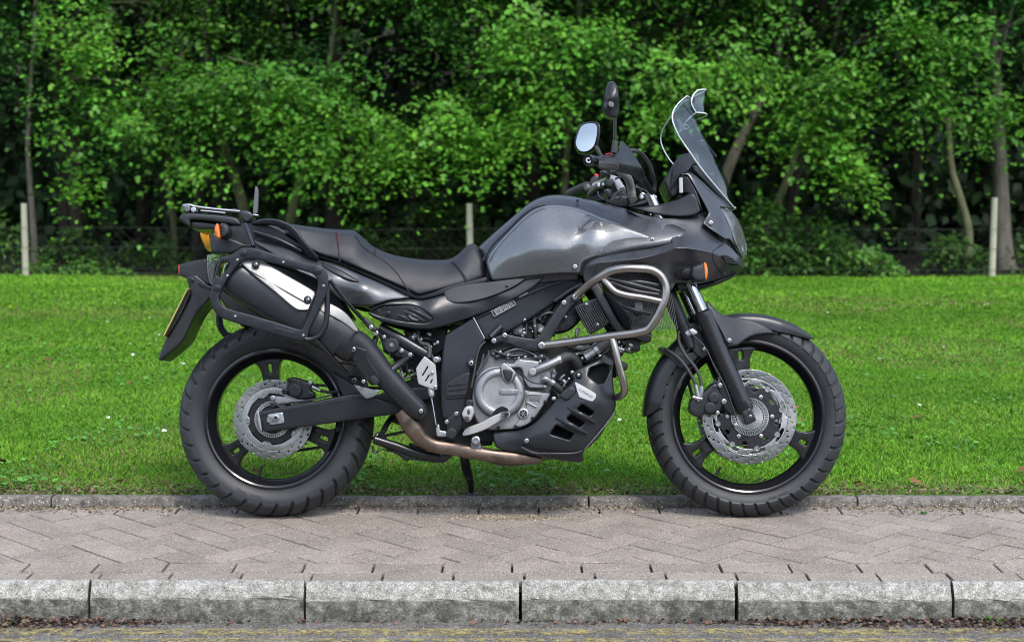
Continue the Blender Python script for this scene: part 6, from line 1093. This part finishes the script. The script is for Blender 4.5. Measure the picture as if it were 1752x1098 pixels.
for w_ in (ZT((330, 180, -.15), (320, 260, -.152), (240, 400, -.155), (180, 480, -.158)), ZT((280, 40, -.15), (200, 120, -.155), (140, 300, -.158), (110, 500, -.160), (60, 760, -.160)), ZT((250, 230, -.15), (220, 380, -.155), (140, 560, -.16)), ZT((340, 180, -.14), (440, 250, -.14), (600, 270, -.142), (800, 255, -.14), (1000, 270, -.14), (1180, 340, -.14)), ZT((360, 230, -.14), (480, 280, -.145), (620, 290, -.145)), ZT((920, 180, -.145), (1000, 230, -.148), (1120, 235, -.148), (1240, 190, -.145)), ZJ((180, 390, -.11), (130, 440, -.11), (115, 600, -.11)), ZJ((400, 250, -.13), (430, 240, -.13), (460, 230, -.13)), ZD((640, 480, -.165), (690, 540, -.17), (640, 640, -.17), (560, 740, -.16))): pipe('wiring', 'rubber', w_, .0034, n=8)
lp_ = panel('lower_cover', 'alu_cast', ZD((465, 515), (640, 515), (610, 570), (560, 640), (505, 718), (430, 750), (380, 745), (430, 690), (480, 600)), -.162, ec, thick=.02, rnd=2); panel('cover_pocket', 'alu_grey', ZD((485, 532), (568, 535), (555, 575), (490, 570)), -.1635, lp_, thick=.003, rnd=.8, rd=.0008); pipe('cover_rib', 'alu_cast', ZD((478, 580, -.164), (540, 612, -.164)), .0035, lp_, n=8)
for a, b in (((480, 528), (572, 530)), ((572, 530), (556, 580)), ((478, 532), (470, 590))): pipe('cover_rib', 'alu_cast', ZD((*a, -.1640), (*b, -.1640)), .0022, lp_, n=8)
knob('sight_glass', 'aluminium', *ZD((452, 656))[0], -.168, 9.4, .01, lp_); knob('sight_window', 'dark_hole', *ZD((452, 656))[0], -.1690, 6.6, .004, lp_); g = []
for k in range(6): a = k * math.pi / 3; c = LP(*ZD((452, 656))[0], -.1695); g.append(tube_geo([c, c + np.array([.011 * math.cos(a), 0, .011 * math.sin(a)])], .0017, 6))
put('sight_spokes', merge(g), 'aluminium', lp_)
for p in ((600, 575), (515, 685), (402, 742), (285, 750), (540, 470)): bolt(*ZD(p)[0], -.168, 3.4, ec, 'black_metal')
panel('engine_backing', 'mesh_black', ZD((-40, 60), (200, 60), (330, 130), (560, 230), (760, 150), (900, 180), (1000, 260), (800, 420), (640, 620), (560, 720), (480, 790), (240, 860), (60, 800), (-60, 600)), -.075, body=True, rnd=3)
panel('engine_core', 'mesh_black', ZC((300, 620), (560, 330), (640, 300), (760, 300), (900, 500), (900, 760), (760, 770), (620, 740), (500, 700)), -.04, body=True, rnd=3)
# belly pan
bp_ = panel('belly_pan', 'plastic_satin', ZD((243, 780), (300, 776), (430, 770), (500, 742), (560, 692), (640, 602), (720, 505), (792, 430), (774, 398), (790, 368), (900, 318), (1010, 265), (1062, 298), (1048, 420), (1078, 590), (1060, 650), (960, 780), (852, 902), (852, 972), (832, 986), (640, 962), (480, 926), (292, 902), (255, 862)),
    ZD((250, 790, -.165), (260, 860, -.17), (430, 775, -.175), (480, 840, -.195), (480, 920, -.165), (640, 610, -.185), (650, 720, -.205), (640, 880, -.195), (640, 955, -.165), (790, 420, -.190), (850, 560, -.215), (830, 700, -.212), (830, 850, -.195), (845, 970, -.160), (1010, 280, -.165), (960, 420, -.195), (1050, 440, -.170), (1070, 600, -.165), (970, 600, -.205), (960, 760, -.175), (900, 330, -.180)), thick=.012, rnd=3.5, rd=.009, step=8, mirror=True,
    holes=[ZD((886, 400), (900, 352), (990, 322), (1040, 345), (995, 448), (958, 456)), ZD((812, 628), (848, 594), (926, 646), (900, 672)), ZD((742, 690), (775, 662), (862, 716), (832, 748)), ZD((632, 792), (672, 732), (792, 790), (762, 832))])
for a, b in (((748, 612), (935, 715)), ((672, 680), (880, 790))): pipe('pan_rib', 'plastic_satin', ZD((*a, -.206), ((a[0] + b[0]) / 2, (a[1] + b[1]) / 2, -.224), (*b, -.198)), [.004, .0085, .004], bp_, flat=.8, n=14)
panel('pan_boss', 'plastic_satin', ZD((690, 540), (720, 500), (770, 470), (806, 490), (806, 520), (770, 555), (730, 568)), -.2085, bp_, thick=.008, rnd=2.5, rd=.005, step=6)
pipe('pan_crease', 'plastic_satin', ZD((440, 882, -.190), (520, 918, -.188), (660, 925, -.190), (800, 920, -.186), (845, 905, -.184)), .004, bp_, n=8); pipe('pan_edge', 'plastic_grey', ZD((1066, 650, -.166), (960, 785, -.172), (858, 900, -.172)), .003, bp_, n=8)
bolt(*ZD((474, 838))[0], -.2, 4.6, bp_); knob('bolt_recess', 'dark_hole', *ZD((823, 398))[0], -.2005, 5.5, .004, bp_); bolt(*ZD((823, 398))[0], -.203, 3.4, bp_)
bd = panel('badge', 'label_white', ZD((795, 440), (845, 466), (940, 522), (942, 545), (916, 577), (826, 546)), ZD((795, 440, -.207), (940, 530, -.214), (826, 546, -.218), (870, 500, -.216)), bp_, thick=.004, rnd=.8, rd=.001, step=6)
c = LP(*ZD((872, 520))[0], -.2195); V, F = text_geo('V-STROM 650', .0085); an = R(-30.5); put('badge_lettering', (np.stack([c[0] + V[:, 0] * math.cos(an) - V[:, 1] * math.sin(an), np.full(len(V), -.2198), c[2] + V[:, 0] * math.sin(an) + V[:, 1] * math.cos(an)], -1), F), 'dark_hole', bd, 30, False)
panel('pan_inner', 'dark_hole', ZD((300, 800), (520, 760), (660, 620), (800, 440), (900, 340), (1030, 310), (1030, 430), (1050, 600), (940, 770), (830, 900), (600, 920), (330, 880)), -.150, body=True, rnd=2)
panel('pan_front', 'plastic_black', ZD((1000, 270), (1110, 300), (1155, 325), (1150, 360), (1110, 380), (1070, 420), (1060, 300)), -.12, body=True, rnd=3)
# foot controls
rp = panel('footrest_plate', 'black_metal', ZL((760, 330), (790, 312), (870, 240), (920, 240), (940, 330), (950, 380), (900, 440), (870, 490), (810, 480), (795, 430), (790, 370)), -.165, thick=.012, rnd=2); [bolt(*ZL(p)[0], -.17, 4.2, rp) for p in ((793, 338), (882, 262))]
knob('pedal_pivot', 'plastic_black', *ZL((840, 445))[0], -.182, 9, .02, rp); panel('pedal_base', 'aluminium', ZL((690, 420), (700, 360), (725, 362), (728, 420), (790, 425), (800, 470), (780, 478), (700, 475)), -.170, rp, thick=.008, rnd=1.2)
pd = panel('brake_pedal', 'silver_satin', ZD((40, 800), (62, 756), (120, 732), (175, 714), (235, 676), (310, 648), (348, 652), (352, 668), (250, 735), (180, 772), (62, 808)), -.208, thick=.016, rnd=1.6, rd=.003, step=6)
pipe('pedal_tip', 'aluminium', ZD((320, 662, -.215), (344, 660, -.250)), .009, pd, n=14); knob('tip_bolt', 'black_metal', *ZD((340, 660))[0], -.255, 4, .006, pd)
fp = panel('footpeg', 'silver_satin', ZL((930, 270), (960, 200), (1000, 182), (1040, 195), (1052, 250), (1030, 300), (1005, 338), (970, 335)), -.300, thick=.10, rnd=2.5, rd=.006); panel('peg_rubber', 'rubber', ZL((955, 282), (1005, 285), (1005, 332), (965, 328)), -.303, fp, thick=.06, rnd=1.5); panel('peg_rubber', 'rubber', ZL((985, 225), (1000, 215), (1015, 240), (1005, 270), (985, 262)), -.303, fp, thick=.06, rnd=1); panel('peg_hinge', 'black_metal', ZL((975, 130), (1030, 128), (1045, 160), (1030, 195), (965, 195)), -.225, fp, thick=.04, rnd=1.5)
hgd = panel('heel_guard', 'silver_satin', ZR((985, 545), (1005, 548), (1140, 660), (1165, 975), (1150, 998), (1110, 990), (905, 915), (875, 720), (885, 690)), -.180, thick=.004, rnd=1.2, rd=.0015, holes=[ZR((952, 805), (965, 815), (1045, 685), (1030, 672)), ZR((992, 880), (1008, 886), (1065, 795), (1048, 788)), ZR((1062, 906), (1078, 911), (1105, 855), (1088, 850))])
for p, r_ in (((1095, 765), 3.2), ((1135, 957), 3.2)): bolt(*ZR(p)[0], -.184, r_, hgd)
panel('guard_back', 'dark_hole', ZR((950, 680), (1040, 660), (1120, 840), (1090, 920), (980, 890)), -.172, hgd, thick=.003, rnd=0); bolt(*ZR((1148, 590))[0], -.165, 6, low)
kk = pipe('brake_cylinder', 'aluminium', ZC((535, 425, -.160), (539, 450, -.160), (541, 470, -.160), (543, 485, -.160)), [.0125, .0135, .0130, .007], n=18); pipe('push_rod', 'steel', ZC((543, 485, -.160), (556, 560, -.162), (570, 640, -.165)), .0028, kk)
pipe('reservoir_hose', 'rubber', ZR((905, 215, -.13), (915, 330, -.14), (960, 375, -.145), (1040, 400, -.15), (1060, 460, -.155), (1050, 560, -.16)), [.005, .005, .008, .008, .008, .008], n=14); panel('brake_reservoir', 'zinc', ZR((800, 280), (840, 250), (890, 230), (900, 270), (860, 340), (820, 320)), -.11, thick=.03, rnd=2)
panel('rear_gap_backing', 'mesh_black', ZR((470, 200), (700, 260), (900, 330), (1230, 330), (1215, 1080), (900, 1050), (700, 980), (640, 900), (800, 860), (840, 760), (660, 700), (560, 560), (430, 480)), -.015, body=True, rnd=3)  # dark backing added to hide the lawn behind the linkage
# rear sub-frame and suspension adjuster
pipe('subframe_rail', 'frame_black', ZR((380, 165, -.135), (640, 310, -.14), (900, 460, -.145), (1060, 545, -.145)), [.020, .020, .018, .016], flat=.6, n=14); pipe('subframe_rail', 'frame_black', ZR((380, 165, .135), (640, 310, .14), (900, 460, .145)), .018, flat=.6, n=14)
ad = []
for k in range(64): a = 2 * math.pi * k / 64; r_ = 13.4 + .55 * math.sin(a * 14); cx_, cy_ = ZR((547, 397))[0]; ad.append((cx_ + r_ * math.cos(a), cy_ + r_ * math.sin(a)))
kn = panel('preload_knob', 'plastic_black', ad, -.165, thick=.035, rnd=2.2, rd=.005, sm=0, step=5); knob('knob_centre', 'plastic_grey', *ZR((547, 397))[0], -.168, 4.4, .006, kn); bolt(*ZR((547, 397))[0], -.17, 1.8, kn)
pb = panel('peg_bracket', 'black_metal', ZR((300, 190), (400, 200), (480, 260), (700, 440), (870, 510), (820, 585), (740, 560), (640, 560), (560, 520), (440, 470), (400, 300)), -.145, thick=.012, rnd=1.6); [bolt(*ZR(p)[0], -.150, r_, pb) for p, r_ in (((447, 288), 4), ((683, 473), 4.4), ((797, 525), 4.4))]
pipe('peg_strut', 'black_metal', ZR((340, 290, -.17), (290, 430, -.20), (250, 540, -.22)), [.009, .0115, .010], pb); pipe('peg_strut', 'black_metal', ZR((770, 560, -.165), (620, 670, -.20), (480, 790, -.225)), [.009, .012, .011], pb); panel('pillion_peg', 'plastic_black', ZR((240, 830), (330, 780), (480, 740), (520, 800), (400, 900), (330, 930)), -.225, thick=.02, rnd=2)
pipe('linkage_rod', 'alu_grey', ZR((650, 870, -.10), (760, 830, -.10), (880, 770, -.10)), .004); pipe('gear_linkage', 'alu_grey', ZR((680, 720, .10), (760, 740, .10), (860, 740, .10)), .008); panel('shock', 'black_metal', ZR((700, 170), (830, 200), (960, 480), (900, 540), (800, 480)), -.03, body=True, rnd=3); panel('hugger', 'plastic_black', ZC((-40, 330), (60, 380), (180, 480), (350, 420), (560, 420), (560, 480), (420, 520), (200, 560), (20, 480)), -.09, body=True, rnd=3)
panel('airbox', 'plastic_black', ZE((560, 690), (900, 850), (1250, 930), (1500, 890), (1700, 800), (1700, 640), (1300, 760), (1050, 740), (800, 640)), -.10, body=True, rnd=3); panel('battery_tray', 'plastic_black', ZC((420, 60), (640, 60), (620, 200), (560, 240), (480, 160)), -.02, body=True, rnd=3)
panel('inner_mudguard', 'plastic_black', ZA((345, 640), (420, 560), (520, 620), (640, 740), (700, 830), (660, 850), (560, 800), (500, 840), (440, 770)), -.07, body=True, rnd=3)

# ------------------------------------------------------------------ small hoses, connectors and clips between frame and engine
rc_ = np.random.default_rng(23)
def clutter(zf, poly, n_hose, n_conn, y0, y1, parent):
    P = np.array(zf(*poly)); mn, mx_ = P.min(0), P.max(0)
    def pick():
        while True:
            q = rc_.uniform(mn, mx_)
            if inside(q[None], [P])[0]: return q
    for k in range(n_hose):
        a, c = pick(), pick(); y = rc_.uniform(y0, y1); d = (c - a); m_ = (a + c) / 2 + np.array([-d[1], d[0]]) * rc_.uniform(-.3, .3)
        pipe('hose' if k % 2 else 'wiring', rc_.choice(['rubber', 'plastic_black', 'rubber', 'alu_grey']), [(*a, y), (*m_, y - .006), (*c, y)], float(rc_.choice([.003, .004, .006])), parent, n=8, sub=5)
    for k in range(n_conn):
        a = pick(); y = rc_.uniform(y0, y1) - .004; s = rc_.uniform(2.2, 5.0); t = rc_.uniform(0, 3.1); u = np.array([math.cos(t), math.sin(t)]); v = np.array([-u[1], u[0]]); w_ = s * rc_.uniform(.5, .9)
        panel('connector', str(rc_.choice(['alu_cast', 'zinc', 'plastic_black', 'alu_grey', 'aluminium'])), [tuple(a + u * s + v * w_), tuple(a - u * s + v * w_), tuple(a - u * s - v * w_), tuple(a + u * s - v * w_)], y, parent, thick=.012, rnd=.9, step=6)
    for k in range(max(1, n_conn // 2)): a = pick(); bolt(*a, y0 - .006, rc_.uniform(1.8, 3.2), parent, str(rc_.choice(['steel', 'zinc'])))
clutter(ZJ, [(20, 430), (160, 380), (330, 400), (400, 330), (520, 420), (420, 600), (240, 640), (60, 600)], 9, 12, -.125, -.095, ec)
clutter(ZJ, [(440, 640), (700, 560), (980, 560), (1080, 700), (900, 820), (640, 840), (480, 800)], 10, 14, -.150, -.125, ec)
clutter(ZJ, [(1020, 600), (1150, 610), (1220, 680), (1180, 760), (1080, 800), (1020, 720)], 4, 5, -.150, -.13, ec)
clutter(ZT, [(340, 160), (600, 200), (900, 230), (1200, 250), (1300, 330), (1150, 340), (800, 280), (560, 340), (380, 300)], 8, 8, -.155, -.14, ec)
clutter(ZC, [(420, 90), (600, 90), (600, 260), (560, 300), (500, 220), (440, 170)], 7, 8, -.12, -.06, low)
clutter(ZD, [(650, 400), (790, 380), (720, 500), (600, 650), (560, 660), (640, 520)], 4, 5, -.170, -.155, ec)
clutter(ZR, [(480, 480), (640, 560), (860, 620), (880, 880), (700, 940), (660, 720)], 5, 6, -.10, -.06, low)
clutter(ZK, [(420, 640), (640, 560), (860, 640), (980, 880), (760, 930), (520, 860)], 7, 7, .11, .14, bpy.data.objects['top_yoke'])
